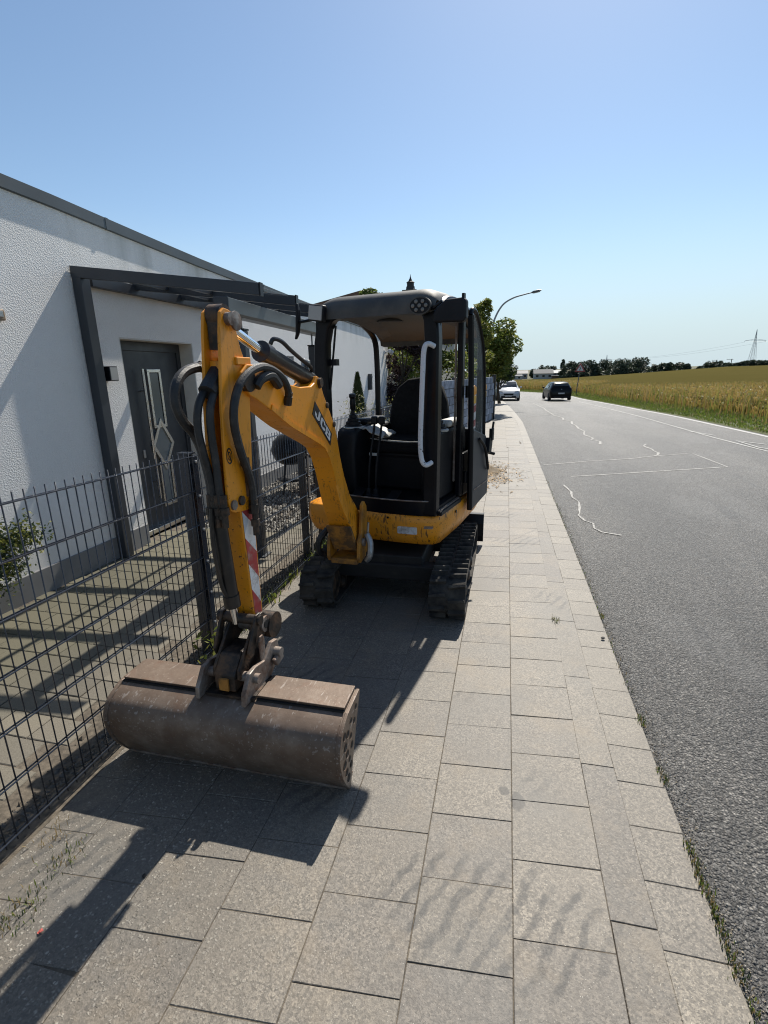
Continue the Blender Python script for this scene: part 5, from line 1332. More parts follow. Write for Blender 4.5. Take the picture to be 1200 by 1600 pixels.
for k, (y, z) in enumerate(holes):
    r = (0.012, 0.015, 0.013, 0.017)[k % 4]
    mb = MB(); x = BX1 + 0.0146; cc = 14
    ro = [mb.pt((x + 0.0015, y + (r + 0.003) * cos(2 * pi * i / cc), z + (r + 0.003) * sin(2 * pi * i / cc))) for i in range(cc)]
    ri = [mb.pt((x, y + r * cos(2 * pi * i / cc), z + r * sin(2 * pi * i / cc))) for i in range(cc)]
    for i in range(cc): mb.face([ro[i], ro[(i + 1) % cc], ri[(i + 1) % cc], ri[i]], 1)
    mb.face(ri, 0)
    mb.build('drain_hole', [M['darkhole'], M['bucket']], bk, fixn=False)
for x0, x1 in ((BX0 + 0.004, -1.175), (-0.945, BX1 - 0.004)):
    mb = MB(); mb.hexa([(x0, 1.604, 0.3555), (x1, 1.604, 0.3555), (x1, 1.748, 0.356), (x0, 1.748, 0.356)], [(x0, 1.597, 0.372), (x1, 1.597, 0.372), (x1, 1.75, 0.370), (x0, 1.75, 0.370)])
    mb.build('top_plate', M['bucket'], bk, bevel=0.003)
    mb = MB(); mb.box(((x0 + x1) / 2, 1.601, 0.353), (x1 - x0, 0.018, 0.010)); mb.build('weld_gap', M['darkhole'], bk)
for t in (-0.118, 0.098):
    mb = MB(); aprism(mb, [(1.30, 0.352), (1.505, 0.35), (1.50, 0.40), (1.45, 0.47), (1.40, 0.475), (1.33, 0.46), (1.26, 0.51), (1.21, 0.50), (1.2, 0.44), (1.24, 0.39)], t, t + 0.02); mb.build('hanger_ear', M['worn'], bk, bevel=0.004)
mb = MB(); aprism(mb, [(1.22, 0.46), (1.29, 0.44), (1.27, 0.40), (1.21, 0.41)], 0.125, 0.145); mb.build('ear_boss', M['worn'], bk, bevel=0.006)
mb = MB(); mb.box((-1.06, 1.665, 0.36), (0.22, 0.17, 0.012)); mb.build('hanger_base', M['greasy'], bk)
mb = MB(); mb.hexa([(BX0, 1.57, -0.002), (BX1, 1.57, -0.002), (BX1, 1.66, 0.004), (BX0, 1.66, 0.004)], [(BX0, 1.566, 0.012), (BX1, 1.566, 0.012), (BX1, 1.66, 0.014), (BX0, 1.66, 0.014)]); mb.build('cutting_edge', M['worn'], bk, bevel=0.002)
# ------------------------------------------------------------------ plants and small things
def leaf_cloud(mb, centres, n, size, rnd, m=0, flat=0.0):
    for _ in range(n):
        c, r = rnd.choice(centres)
        while True:
            d = Vector((rnd.uniform(-1, 1), rnd.uniform(-1, 1), rnd.uniform(-1, 1)))
            if 0.1 < d.length < 1: break
        d = d.normalized() * (rnd.uniform(0.35, 1.0) ** 0.5)
        p = Vector(c) + Vector((d.x * r, d.y * r, d.z * r * 0.85))
        s = size * rnd.uniform(0.6, 1.3)
        u = Vector((rnd.uniform(-1, 1), rnd.uniform(-1, 1), rnd.uniform(-0.6, 0.6) - flat)).normalized(); w = u.orthogonal().normalized()
        w = (Matrix.Rotation(rnd.uniform(0, 6.28), 3, u) @ w)
        i = [mb.pt(p - u * s), mb.pt(p + w * s * 0.42 - u * s * 0.1), mb.pt(p + u * s), mb.pt(p - w * s * 0.42 - u * s * 0.1)]
        mb.face(i, m)
def tree(name, label, cat, x, y, z0, h, rad, leafmat, n, size, seed, group=None, trunk_h=0.25, trunk_r=None, cl=14, shape='round', clr=0.42, leaf2=None):
    rnd = random.Random(seed)
    t = empty(name, (x, y, z0), label, cat, group)
    tr = trunk_r or h * 0.03
    mb = MB(); top = Vector((x + rnd.uniform(-.1, .1) * rad, y, z0 + h * 0.8))
    base = Vector((x, y, z0 - 0.1))
    mb.tube([base, base.lerp(top, 0.3) + Vector((rnd.uniform(-.05, .05) * h, 0, 0)), base.lerp(top, 0.65), top], [tr, tr * 0.75, tr * 0.45, tr * 0.12], 7)
    cs = []
    for k in range(cl):
        a = rnd.uniform(0, 6.28); f = rnd.uniform(trunk_h, 0.93)
        if shape == 'round': env = sqrt(max(0.05, 1 - ((f - (trunk_h + 0.94) / 2) / ((1.0 - trunk_h) / 2 * 1.05)) ** 2))
        elif shape == 'cone': env = max(0.08, (1 - f) / (1 - trunk_h))
        else: env = 0.6 + 0.4 * (1 - f)
        rr = rad * env * rnd.uniform(0.35, 0.8)
        c = Vector((x + rr * cos(a), y + rr * sin(a), z0 + h * f)); cs.append((c, rad * clr * rnd.uniform(0.6, 1.15) * (0.5 + 0.5 * env)))
        if k < 7:
            b0 = base.lerp(top, max(0.15, f * 0.75)); mb.tube([b0, b0.lerp(c, 0.6) + Vector((0, 0, -0.04 * h)), c], [tr * 0.4, tr * 0.25, tr * 0.06], 5)
    mb.build('trunk', M['bark'], t, smooth=True)
    mb = MB(); leaf_cloud(mb, cs, n, size, rnd)
    if leaf2:
        for f in mb.mi: pass
        mb.mi = [1 if rnd.random() < 0.35 else 0 for _ in mb.mi]
        mb.build('crown', [leafmat, leaf2], t, fixn=False)
    else: mb.build('crown', leafmat, t, fixn=False)
    return t

# shrub leaning into the yard at the left edge
def twig_shrub(name, label, cat, roots, mats, seed, leafn, leafs, twig_r=0.006):
    rnd = random.Random(seed); allp = [p for r in roots for p in r]
    t = empty(name, (allp[0][0], allp[0][1], 0), label, cat)
    mb = MB()
    for r in roots: mb.tube(catmull(r, 4), [twig_r * (1 - 0.8 * k / (4 * (len(r) - 1))) for k in range(4 * (len(r) - 1) + 1)], 5)
    mb.build('stem', M['bark'], t, smooth=True)
    mb = MB()
    for r in roots:
        P = catmull(r, 8)
        for _ in range(leafn):
            k = int(len(P) * rnd.uniform(0.3, 1.0)) - 1; p = P[k]; sp = 0.035 + 0.04 * rnd.random()
            q = p + Vector((rnd.gauss(0, sp), rnd.gauss(0, sp), rnd.gauss(0, sp)))
            s = leafs * rnd.uniform(0.6, 1.3); u = Vector((rnd.uniform(-1, 1), rnd.uniform(-1, 1), rnd.uniform(-0.2, 1))).normalized(); w = u.orthogonal().normalized(); w = Matrix.Rotation(rnd.uniform(0, 6.28), 3, u) @ w
            mb.face([mb.pt(q - u * s), mb.pt(q + w * s * 0.4), mb.pt(q + u * s), mb.pt(q - w * s * 0.4)], 0 if rnd.random() < 0.6 else 1)
    mb.build('foliage', mats, t, fixn=False)
    return t
twig_shrub('leaning_shrub', 'green and yellow shrub leaning over the yard by the white wall at the left edge', 'shrub',
           [[(-3.32, 2.0, 0.0), (-3.25, 2.15, 0.3), (-3.18, 2.32, 0.5), (-3.12, 2.52, 0.66)], [(-3.32, 2.0, 0.0), (-3.2, 2.1, 0.28), (-3.12, 2.25, 0.42), (-3.1, 2.42, 0.48)], [(-3.32, 2.0, 0), (-3.28, 2.05, 0.3), (-3.22, 2.15, 0.52), (-3.14, 2.34, 0.68)], [(-3.34, 1.98, 0), (-3.3, 2.0, 0.25), (-3.25, 2.1, 0.45)], [(-3.32, 2.0, 0), (-3.24, 2.2, 0.36), (-3.16, 2.42, 0.6), (-3.1, 2.62, 0.62)]],
           [M['leafd'], M['leafy'], ], 4, 1500, 0.016)
twig_shrub('potted_rose', 'pale flowering bush with thin stems in front of the small conifer', 'bush',
           [[(-2.35, 7.9, 0), (-2.3 + dx, 7.85, 0.6), (-2.25 + dx * 2.2, 7.8, z)] for dx, z in ((-0.1, 1.25), (0.0, 1.35), (0.1, 1.2), (0.2, 1.05), (0.3, 1.1), (0.05, 1.0), (0.25, 1.3))], [M['leafpale'], M['leafy']], 6, 130, 0.022)
twig_shrub('weed', 'tall green weed growing at the foot of the fence post', 'weed',
           [[(-1.60, 2.30, 0), (-1.60 + dx * 0.5, 2.30 + dy * 0.5, z * 0.6), (-1.60 + dx, 2.30 + dy, z)] for dx, dy, z in ((0.0, 0, 0.2), (0.03, -0.02, 0.16), (-0.03, 0.02, 0.15), (0.04, 0.03, 0.13), (-0.02, -0.04, 0.11), (0.05, -0.03, 0.1))], [M['leafy'], M['leaf']], 7, 16, 0.024, 0.003)
bpy.data.objects['weed'].location.z = 0.0
# conifer in the yard
rnd = random.Random(31)
t = empty('conifer', (-2.50, 8.5, 0), 'small dark pointed conifer in front of the white house wall', 'conifer')
mb = MB(); mb.tube([(-2.50, 8.5, -0.05), (-2.50, 8.5, 1.6)], [0.03, 0.006], 6); mb.build('trunk', M['bark'], t)
mb = MB()
for _ in range(3800):
    f = rnd.random() ** 0.75; z = 0.08 + 1.56 * f; r = 0.29 * (1 - f) ** 0.8 * sqrt(rnd.uniform(0.25, 1)) + 0.012; a = rnd.uniform(0, 6.28)
    p = Vector((-2.50 + r * cos(a), 8.5 + r * sin(a), z)); u = Vector((cos(a) * 0.5 + rnd.gauss(0, .25), sin(a) * 0.5 + rnd.gauss(0, .25), 1)).normalized(); s = 0.028 * rnd.uniform(0.6, 1.4); w = Vector((-sin(a), cos(a), 0))
    mb.face([mb.pt(p - u * s), mb.pt(p + w * s * 0.4), mb.pt(p + u * s), mb.pt(p - w * s * 0.4)])
mb.build('crown', M['thuja'], t, fixn=False)

# kettle grill against the wall
kx, ky = -2.93, 6.5
t = empty('kettle_grill', (kx, ky, 0), 'black round kettle grill standing on the gravel behind the fence', 'grill')
mb = MB(); mb.lathe([(0.02, 0.40), (0.14, 0.42), (0.225, 0.49), (0.262, 0.58), (0.262, 0.60)], (kx, ky, 0), 24); mb.build('bowl', M['cabblack'], t, smooth=True)
mb = MB(); mb.lathe([(0.268, 0.605), (0.265, 0.64), (0.23, 0.745), (0.15, 0.82), (0.05, 0.85), (0.01, 0.852)], (kx, ky, 0), 24); ld = mb.build('lid', M['cabblack'], t, smooth=True)
mb = MB(); mb.tube(catmull([(kx - .06, ky, 0.845), (kx - .05, ky, 0.89), (kx + .05, ky, 0.89), (kx + .06, ky, 0.845)], 4), 0.012, 8); mb.build('lid_handle', M['plastic'], ld)
for k in range(3):
    a = k * 2.09 + 0.4; mb = MB(); mb.tube([(kx + 0.16 * cos(a), ky + 0.16 * sin(a), 0.46), (kx + 0.25 * cos(a), ky + 0.25 * sin(a), 0.0)], 0.013, 8); mb.build('leg', M['plastic'], t)
mb = MB(); mb.lathe([(0.02, 0.17), (0.19, 0.18), (0.215, 0.21), (0.205, 0.215), (0.02, 0.2)], (kx, ky, 0), 20); mb.build('ash_tray', M['plastic'], t, smooth=True)
mb = MB(); mb.box((kx + 0.34, ky - 0.05, 0.56), (0.2, 0.34, 0.03))
for q in range(3): mb.box((kx + 0.27 + q * 0.07, ky - 0.05, 0.578), (0.05, 0.33, 0.006))
mb.build('side_table', M['cabblack'], t)
# dark storage box beside the grill
t = empty('storage_box', (-2.6, 7.1, 0), 'dark low storage box beside the kettle grill', 'box')
mb = MB(); mb.box((-2.5, 7.1, 0.27), (0.55, 0.4, 0.46)); mb.build('case', M['plastic'], t, bevel=0.02)
mb = MB(); mb.box((-2.5, 7.1, 0.525), (0.59, 0.44, 0.05)); mb.build('box_lid', M['cabblack'], t, bevel=0.015)

# grass tufts, pebbles, earth heap and litter on the pavement
def tuft(label, x, y, n, sp, h, mats, seed):
    o = moss_tufts('grass_tuft', [(x, y, n, sp, h)], mats, seed, w=0.0013, kind=None, label=label, cat='grass tuft'); o.location.z += 0.008; return o
tuft('sparse green grass tuft between slabs near the fence corner', -1.45, 1.065, 80, 0.024, 0.012, [M['grass'], M['drygrass'], M['leafd']], 1)
tuft('larger straggly grass tuft at the left edge of the pavement', -1.44, 0.88, 150, 0.034, 0.014, [M['grass'], M['drygrass'], M['leafd']], 2)
tuft('dry yellow grass tuft right at the fence bottom', -1.56, 1.12, 40, 0.03, 0.016, [M['drygrass']], 3)
spots = [(-1.66 + random.gauss(0, 0.02), random.uniform(2.7, 9.5), 14, 0.02, 0.08) for _ in range(60)]
moss_tufts('fence_weeds', spots, [M['grass'], M['leafy'], M['leaf']], 12, w=0.004)
random.seed(21)
def stone(x, y, r, label, m):
    mb = MB(); mb.ball((x, y, r * 0.45), (r, r * 0.8, r * 0.55), 8, 5); o = mb.build('pebble', m, smooth=True, label=label, cat='pebble'); o.rotation_euler.z = random.uniform(0, 3); return o
stone(0.665, 3.05, 0.014, 'dark pebble lying on a kerb stone by the asphalt', gm[2])
stone(-1.13, 1.07, 0.008, 'tiny dark pebble on the slab beside the long arm shadow', M['darkhole'])
mb = MB(); pts = [(-1.331, 0.840, 0.003), (-1.322, 0.836, 0.007), (-1.317, 0.845, 0.003), (-1.327, 0.849, 0.007)]; mb.poly(pts); mb.poly([(x + .004, y + .003, z + .003) for x, y, z in pts[::-1]]); mb.build('litter', simple('red_paper', (0.65, 0.12, 0.09), 0.7), label='crumpled red scrap of paper on the left slabs', cat='litter', fixn=False)
# heap of earth and wood chips
rnd = random.Random(77); mb = MB(); ids = []
for j in range(16):
    row = []
    for i in range(16):
        u, v = (i / 15 - .5) * 2, (j / 15 - .5) * 2; d = sqrt(u * u + v * v)
        z = max(0, 0.14 * (1 - d) ** 1.2 if d < 1 else 0) * rnd.uniform(0.6, 1.3); row.append(mb.pt((-0.34 + u * 0.34, 8.5 + v * 0.4, -0.004 + z)))
    ids.append(row)
for j in range(15):
    for i in range(15): mb.face([ids[j][i], ids[j][i + 1], ids[j + 1][i + 1], ids[j + 1][i]])
mb.build('earth_heap', M['earth'], label='small heap of brown earth on the pavement behind the excavator', cat='earth heap', smooth=True, angle=80)
mb = MB()
for _ in range(750):
    x, y = -0.22 + rnd.gauss(0, 0.22), 8.2 + rnd.gauss(0, 0.55); z = 0.004 + rnd.uniform(0, 0.012); a = rnd.uniform(0, 3.14); l, w = rnd.uniform(0.008, 0.04), rnd.uniform(0.003, 0.01)
    c, s = cos(a), sin(a); mb.poly([(x - c * l - s * w, y - s * l + c * w, z), (x + c * l - s * w, y + s * l + c * w, z + rnd.uniform(0, .01)), (x + c * l + s * w, y + s * l - c * w, z + rnd.uniform(0, .01)), (x - c * l + s * w, y - s * l - c * w, z)], rnd.randrange(2))
mb.build('wood_chips', [simple('chip_tan', (0.36, 0.24, 0.12), 0.9, var=0.4, scale=30), M['earth']], kind='stuff', fixn=False)

# two warning beacons behind the machine
def beacon(x, y, zt, lean, label, rot):
    t = empty('warning_beacon', (x, y, 0), label, 'beacon', 'roadwork beacons on the pavement')
    R = Matrix.Translation((x, y, 0)) @ Matrix.Rotation(rot, 4, 'Z') @ Matrix.Rotation(lean, 4, 'Y')
    zb, zp = 0.16, zt - 0.30
    mb = MB(R); mb.hexa([(-.2, -.14, 0), (.2, -.14, 0), (.2, .14, 0), (-.2, .14, 0)], [(-.17, -.11, .09), (.17, -.11, .09), (.17, .11, .09), (-.17, .11, .09)]); mb.build('foot', M['concretefoot'], t, bevel=0.01)
    mb = MB(R); mb.box((0, 0, 0.12), (0.05, 0.05, 0.14)); mb.build('socket', M['plastic'], t)
    mb = MB(R); mb.box((0, 0.012, (zb + zp) / 2), (0.2, 0.016, zp - zb)); p = mb.build('panel', M['white'], t, bevel=0.004)
    k = 0; z = zb + 0.02
    while z < zp - 0.14:
        for yy in (0.0025, 0.0215):
            mb = MB(R); mb.poly([(-.095, yy, z), (.095, yy, z + .09), (.095, yy, min(zp - .01, z + .2)), (-.095, yy, z + .11)]); mb.build('red_stripe', M['redfilm'], p, fixn=False)
        z += 0.24
    amber = simple('amber_plastic', (0.85, 0.33, 0.01), 0.3)
    mb = MB(R); mb.box((0, 0.01, zp + 0.06), (0.12, 0.07, 0.13)); mb.build('battery_case', simple('yellow_plastic', (0.78, 0.42, 0.02), 0.45), t, bevel=0.012)
    mb = MB(R); mb.lathe([(0.03, -0.035), (0.075, -0.03), (0.085, 0.0), (0.075, 0.03), (0.03, 0.035)], (0, 0.01, zp + 0.205), 16, (0, 1, 0)); mb.build('lamp', amber, t, smooth=True)
    return t
beacon(-0.55, 8.5, 1.42, 0.03, 'yellow topped warning beacon leaning right behind the open cab door', 0.95)
beacon(-0.475, 11.5, 1.37, 0.02, 'farther yellow topped warning beacon standing before the grey block fence', 1.3)

# privacy fence patterned as grey stone blocks
ga, gb = Vector((-1.72, 10.55, 0)), Vector((-0.43, 17.85, 0)); gl = (gb - ga).length; gd = (gb - ga).normalized(); gn = Vector((gd.y, -gd.x, 0))
t = empty('block_fence', (ga + gb) / 2, 'grey stone block privacy fence with dark end post beside the pavement', 'fence')
GX = Matrix(((gd.x, gn.x, 0, ga.x), (gd.y, gn.y, 0, ga.y), (0, 0, 1, 0), (0, 0, 0, 1)))
sbm = []
nn_ = NT('grey_stone_block'); cc_ = nn_.mix(nn_.mapr(nn_.noise(7, 5), 0.3, 0.7), (0.15, 0.17, 0.21), (0.33, 0.36, 0.42)); cc_ = nn_.mix(1.0, cc_, nn_.ramp(nn_.rnd(), [(0, (0.7, 0.7, 0.72)), (1, (1.25, 1.25, 1.25))]), 'MULTIPLY'); nn_.fin(cc_, 0.85, nn_.bump(nn_.noise(30, 4), 0.5, 0.01)); M['block'] = nn_.m
for w in (0.22, 0.30, 0.38):
    m_ = MB(); m_.box((0, 0, 0), (w - 0.02, 0.08, 0.185)); me = bpy.data.meshes.new('stone_block'); me.from_pydata([tuple(p) for p in m_.v], [], m_.f); me.materials.append(M['block']); sbm.append((w, me))
rnd = random.Random(4); rz = atan2(gd.y, gd.x)
for r in range(7):
    s = 0.05
    while s < gl - 0.1:
        w, me = rnd.choice(sbm)
        if s + w > gl - 0.05: break
        p = ga + gd * (s + w / 2) + gn * rnd.uniform(-.008, .008); inst(me, 'stone_block', (p.x, p.y, 0.12 + r * 0.2), t, (0, 0, rz)); s += w
mb = MB(GX); mb.box((gl / 2, 0, 0.71), (gl, 0.05, 1.4)); mb.build('backing', M['joint'], t)
for s in (0.0, gl * 0.34, gl * 0.67, gl):
    mb = MB(GX); mb.box((s, 0.0, 0.74), (0.07, 0.13, 1.48)); mb.build('post', M['fence'], t, bevel=0.004)
# ------------------------------------------------------------------ trees and hedges near the bend
tree('garden_tree', 'tall leafy tree rising over the grey block fence beside the pavement', 'tree', -0.78, 21.0, 0, 3.95, 1.25, M['leaf'], 11000, 0.08, 1, trunk_h=0.42, cl=26, leaf2=M['leafy'], trunk_r=0.07)
tree('garden_tree', 'slender green tree with an upright shoot right of the cab', 'tree', -0.93, 18.9, 0, 4.2, 0.48, M['leafy'], 4600, 0.065, 22, trunk_h=0.3, cl=34, leaf2=M['leaf'], trunk_r=0.05, clr=0.5, shape='col')
tree('hedge_bush', 'broad green bush behind the block fence seen through the cab doorway', 'bush', -2.3, 16.6, 0, 3.4, 1.35, M['leaf'], 9000, 0.07, 3, trunk_h=0.1, cl=26, leaf2=M['leafy'])
tree('purple_shrub', 'dark purple leaved shrub seen through the cab window', 'shrub', -3.05, 15.4, 0, 2.95, 0.85, M['leafp'], 6500, 0.055, 4, trunk_h=0.1, cl=20)
tree('hedge_bush', 'bright green bush at the far corner of the white house', 'bush', -4.25, 18.2, 0, 2.9, 0.75, M['leafy'], 3600, 0.06, 5, trunk_h=0.1, cl=14, leaf2=M['leaf'])
tree('garden_tree', 'tree crown showing above the flat roof of the white house', 'tree', -6.1, 22.5, 0, 5.25, 1.25, M['leaf'], 5200, 0.09, 6, trunk_h=0.3, cl=20, leaf2=M['leafd'])
tree('street_tree', 'dark leaning tree at the bend behind the parked white car', 'tree', -0.35, 29.5, -0.2, 3.5, 0.95, M['leafd'], 4200, 0.09, 7, trunk_h=0.36, cl=16, leaf2=M['leaf'], trunk_r=0.1)
rnd = random.Random(41); spots = [(LX(y) - 0.15 + rnd.gauss(0, .12), y, 26, 0.08, 0.45) for y in [18 + i * 0.25 for i in range(28)]]
moss_tufts('hedge_grass', spots, [M['grass'], M['leafy'], M['leaf']], 44, w=0.012)

# neighbouring house behind the shrubs
nb = empty('neighbour_house', (-6.5, 27, 0), 'beige two storey house behind the shrubs with a dark window', 'house')
mb = MB(); mb.box((-6.6, 28, 2.25), (7.0, 8.0, 4.5)); mb.build('wall', simple('beige_render', (0.36, 0.34, 0.29), 0.9, var=0.08, bump=0.3, bscale=60), nb)
mb = MB(); mb.prism([(-10.3, 23.7, 4.5), (-2.9, 23.7, 4.5), (-6.6, 23.7, 5.25)], [(-10.3, 32.3, 4.5), (-2.9, 32.3, 4.5), (-6.6, 32.3, 5.25)]); mb.build('roof', simple('brown_tile', (0.12, 0.07, 0.05), 0.8, bump=0.5, bscale=12), nb)
for x in (-8.6, -5.3):
    mb = MB(); mb.box((x, 23.99, 2.75), (0.9, 0.05, 0.85)); f_ = mb.build('window', M['anthra'], nb)
    mb = MB(); mb.box((x, 23.955, 2.75), (0.78, 0.03, 0.72)); mb.build('pane', M['darkglass'], f_)
    mb = MB(); mb.box((x, 23.93, 3.19), (1.0, 0.12, 0.09)); mb.build('roller_box', M['cabblack'], f_)

# street lamp with a bent arm
t = empty('street_lamp', (-0.78, 26, 0), 'grey street lamp with a long curved arm over the road', 'street lamp')
mb = MB(); P = catmull([(-0.80, 26, -0.2), (-0.78, 26, 2.0), (-0.76, 26, 3.6), (-0.66, 26, 4.1), (-0.35, 26, 4.6), (0.1, 26, 4.87), (0.6, 26, 5.0), (0.95, 26, 5.07)], 6); mb.tube(P, [0.055 - 0.028 * k / (len(P) - 1) for k in range(len(P))], 8); mb.build('mast', simple('galvanised', (0.32, 0.33, 0.34), 0.5, 0.4), t, smooth=True)
mb = MB(); mb.tube([(0.92, 26, 5.06), (1.0, 26, 5.085), (1.2, 26, 5.125), (1.36, 26, 5.15)], [0.03, 0.055, 0.06, 0.02], 8); mb.build('lamp_head', M['gutter'], t, smooth=True)
mb = MB(); mb.tube([(1.0, 26, 5.055), (1.3, 26, 5.11)], [0.04, 0.04], 8); mb.build('lamp_glass', M['lens'], t, smooth=True)

# ------------------------------------------------------------------ cars
def car(label, x, y, z, heading, sc, paint, front, plate=True, seed=0, names=('car',)):
    t = empty('parked_car', (x, y, z), label, 'car')
    R = Matrix.Translation((x, y, z)) @ Matrix.Rotation(heading, 4, 'Z') @ Matrix.Scale(sc, 4)   # car points along +y
    pm = paint
    #      y      half width belt/low  z low  belt   roof z  roof half width
    st = [(-2.02, 0.60, 0.62, 0.32, 0.62, 0.66, 0.56), (-1.98, 0.80, 0.78, 0.26, 0.84, 0.90, 0.66), (-1.86, 0.855, 0.83, 0.22, 0.93, 1.18, 0.62), (-1.60, 0.88, 0.86, 0.20, 0.95, 1.405, 0.60),
          (-1.0, 0.89, 0.87, 0.18, 0.945, 1.475, 0.615), (-0.2, 0.89, 0.87, 0.18, 0.93, 1.48, 0.62), (0.35, 0.89, 0.87, 0.18, 0.92, 1.43, 0.615), (0.75, 0.885, 0.87, 0.18, 0.915, 1.235, 0.65), (1.12, 0.88, 0.86, 0.19, 0.905, 0.985, 0.72), (1.5, 0.86, 0.85, 0.2, 0.84, 0.885, 0.66), (1.85, 0.80, 0.80, 0.22, 0.70, 0.76, 0.60), (2.02, 0.62, 0.66, 0.28, 0.54, 0.58, 0.5)]
    mb = MB(R); rg = []
    for (yy, wb, wl_, zl, zb, zr, wr) in st:
        rg.append([(-wl_ * 0.92, yy, zl), (-wl_, yy, zl + 0.15), (-wb, yy, zb - 0.12), (-wb * 0.985, yy, zb), (-wr, yy, zr - 0.04), (-wr * 0.8, yy, zr), (wr * 0.8, yy, zr), (wr, yy, zr - 0.04), (wb * 0.985, yy, zb), (wb, yy, zb - 0.12), (wl_, yy, zl + 0.15), (wl_ * 0.92, yy, zl)])
    mb.rings(rg); mb.build('body', pm, t, smooth=True, angle=38)
    def side_x(yy, z):
        ys_ = [s[0] for s in st]; zb = interp(yy, ys_, [s[4] for s in st]); zr = interp(yy, ys_, [s[5] for s in st]); wb = interp(yy, ys_, [s[1] for s in st]) * 0.985; wr = interp(yy, ys_, [s[6] for s in st])
        return lerp(wb, wr, (z - zb) / max(0.05, zr - 0.04 - zb))
    for sx in (-1, 1):
        for quad in ([(-1.55, 0.99), (-0.75, 0.98), (-0.75, 1.39), (-1.38, 1.33)], [(-0.68, 0.98), (0.25, 0.97), (0.25, 1.36), (-0.68, 1.40)], [(0.30, 0.97), (0.85, 0.965), (0.42, 1.34), (0.30, 1.35)]):
            mb = MB(R); mb.poly([(sx * (side_x(a, b) + 0.006), a, b) for a, b in quad]); mb.build('side_window', M['darkglass'], t, fixn=False)
        mb = MB(R); mb.ball((sx * 0.98, 0.72, 1.0), (0.10, 0.06, 0.075), 10, 6); mb.build('door_mirror', pm, t, smooth=True)
    def panel(name, yz, m, dy):
        mb = MB(R); mb.poly([(x_, a, b) for x_, a, b in yz]); return mb.build(name, m, t, fixn=False)
    # windscreen and rear window as inset sheets just proud of the shell
    panel('windscreen', [(-0.66, 1.10, 1.015), (0.66, 1.10, 1.015), (0.63, 0.80, 1.225), (0.585, 0.40, 1.425), (-0.585, 0.40, 1.425), (-0.63, 0.80, 1.225)], M['darkglass'], 0)
    panel('rear_window', [(-0.56, -1.885, 1.17), (0.56, -1.885, 1.17), (0.50, -1.66, 1.39), (-0.50, -1.66, 1.39)], M['darkglass'], 0)
    chr_ = M['zinc']; rl = simple('tail_light', (0.25, 0.01, 0.01), 0.2); hl_ = M['lens']
    for sx in (-1, 1):
        mb = MB(R); mb.hexa([(sx * .52, -1.97, .80), (sx * .83, -1.93, .78), (sx * .83, -1.90, .78), (sx * .52, -1.94, .80)], [(sx * .55, -1.93, .98), (sx * .82, -1.85, .99), (sx * .82, -1.82, .99), (sx * .55, -1.90, .98)]); mb.build('tail_light', rl, t)
        mb = MB(R); mb.hexa([(sx * .42, 1.98, .60), (sx * .80, 1.87, .62), (sx * .80, 1.80, .62), (sx * .42, 1.9, .60)], [(sx * .46, 1.93, .72), (sx * .79, 1.78, .78), (sx * .79, 1.72, .78), (sx * .46, 1.87, .72)]); mb.build('headlight', hl_, t)
    mb = MB(R); mb.box((0, 2.01, 0.50), (0.72, 0.05, 0.13)); mb.build('grille', M['plastic'], t, bevel=0.01)
    mb = MB(R); mb.box((0, 1.99, 0.33), (1.1, 0.08, 0.12)); mb.build('lower_grille', M['plastic'], t, bevel=0.01)
    mb = MB(R); mb.box((0, 2.04, 0.39), (0.5, 0.015, 0.11)); mb.build('number_plate', M['white'], t)
    mb = MB(R); mb.box((0, -2.035, 0.60), (0.5, 0.015, 0.11)); mb.build('number_plate', M['white'], t)
    mb = MB(R); mb.box((0, -2.0, 0.30), (1.3, 0.06, 0.14)); mb.build('rear_skirt', M['plastic'], t, bevel=0.01)
    mb = MB(R); mb.lathe([(0.05, 0), (0.05, 0.012), (0.0, 0.014)], (0, -1.965, 0.90), 14, (0, -1, 0.1)); mb.build('badge', chr_, t)
    mb = MB(R); mb.tube([(0, -1.5, 1.43), (0, -1.72, 1.66)], 0.01, 5); mb.build('aerial', M['plastic'], t)
    for sx in (-1, 1):
        for yy in (-1.28, 1.28):
            mb = MB(R); mb.lathe([(0.22, -0.10), (0.30, -0.10), (0.315, -0.06), (0.315, 0.06), (0.30, 0.095), (0.22, 0.10)], (sx * 0.79, yy, 0.315), 22, (sx, 0, 0)); w_ = mb.build('wheel', M['concretefoot'], t, smooth=True)
            mb = MB(R); mb.lathe([(0.22, 0.07), (0.20, 0.085), (0.06, 0.07), (0.0, 0.08)], (sx * 0.79, yy, 0.315), 18, (sx, 0, 0)); mb.build('rim', chr_, w_, smooth=True)
    return t
def paint(name, c, rough=0.12):
    n = NT(name); n.fin(n.mix(n.noise(3, 2), tint(c, .95), c), rough); n.p.inputs['Coat Weight'].default_value = 0.12; n.p.inputs['Specular IOR Level'].default_value = 0.15; n.p.inputs['Coat Roughness'].default_value = 0.03; return n.m
car('dark blue hatchback driving away on the road towards the bend', 3.22, 35.6, zroad(33.6) + 0.005, 0.10, 0.78, paint('dark_paint', (0.006, 0.006, 0.007), 0.3), False)
car('silver white car facing the viewer parked at the left kerb', 0.06, 36.4, zroad(34.6) - 0.01, pi + 0.05, 0.86, paint('silver_paint', (0.55, 0.56, 0.57), 0.25), True)
car('blue green car half hidden behind the silver white car', -1.15, 39.5, zroad(38), pi + 0.15, 0.86, paint('teal_paint', (0.05, 0.14, 0.16)), True)

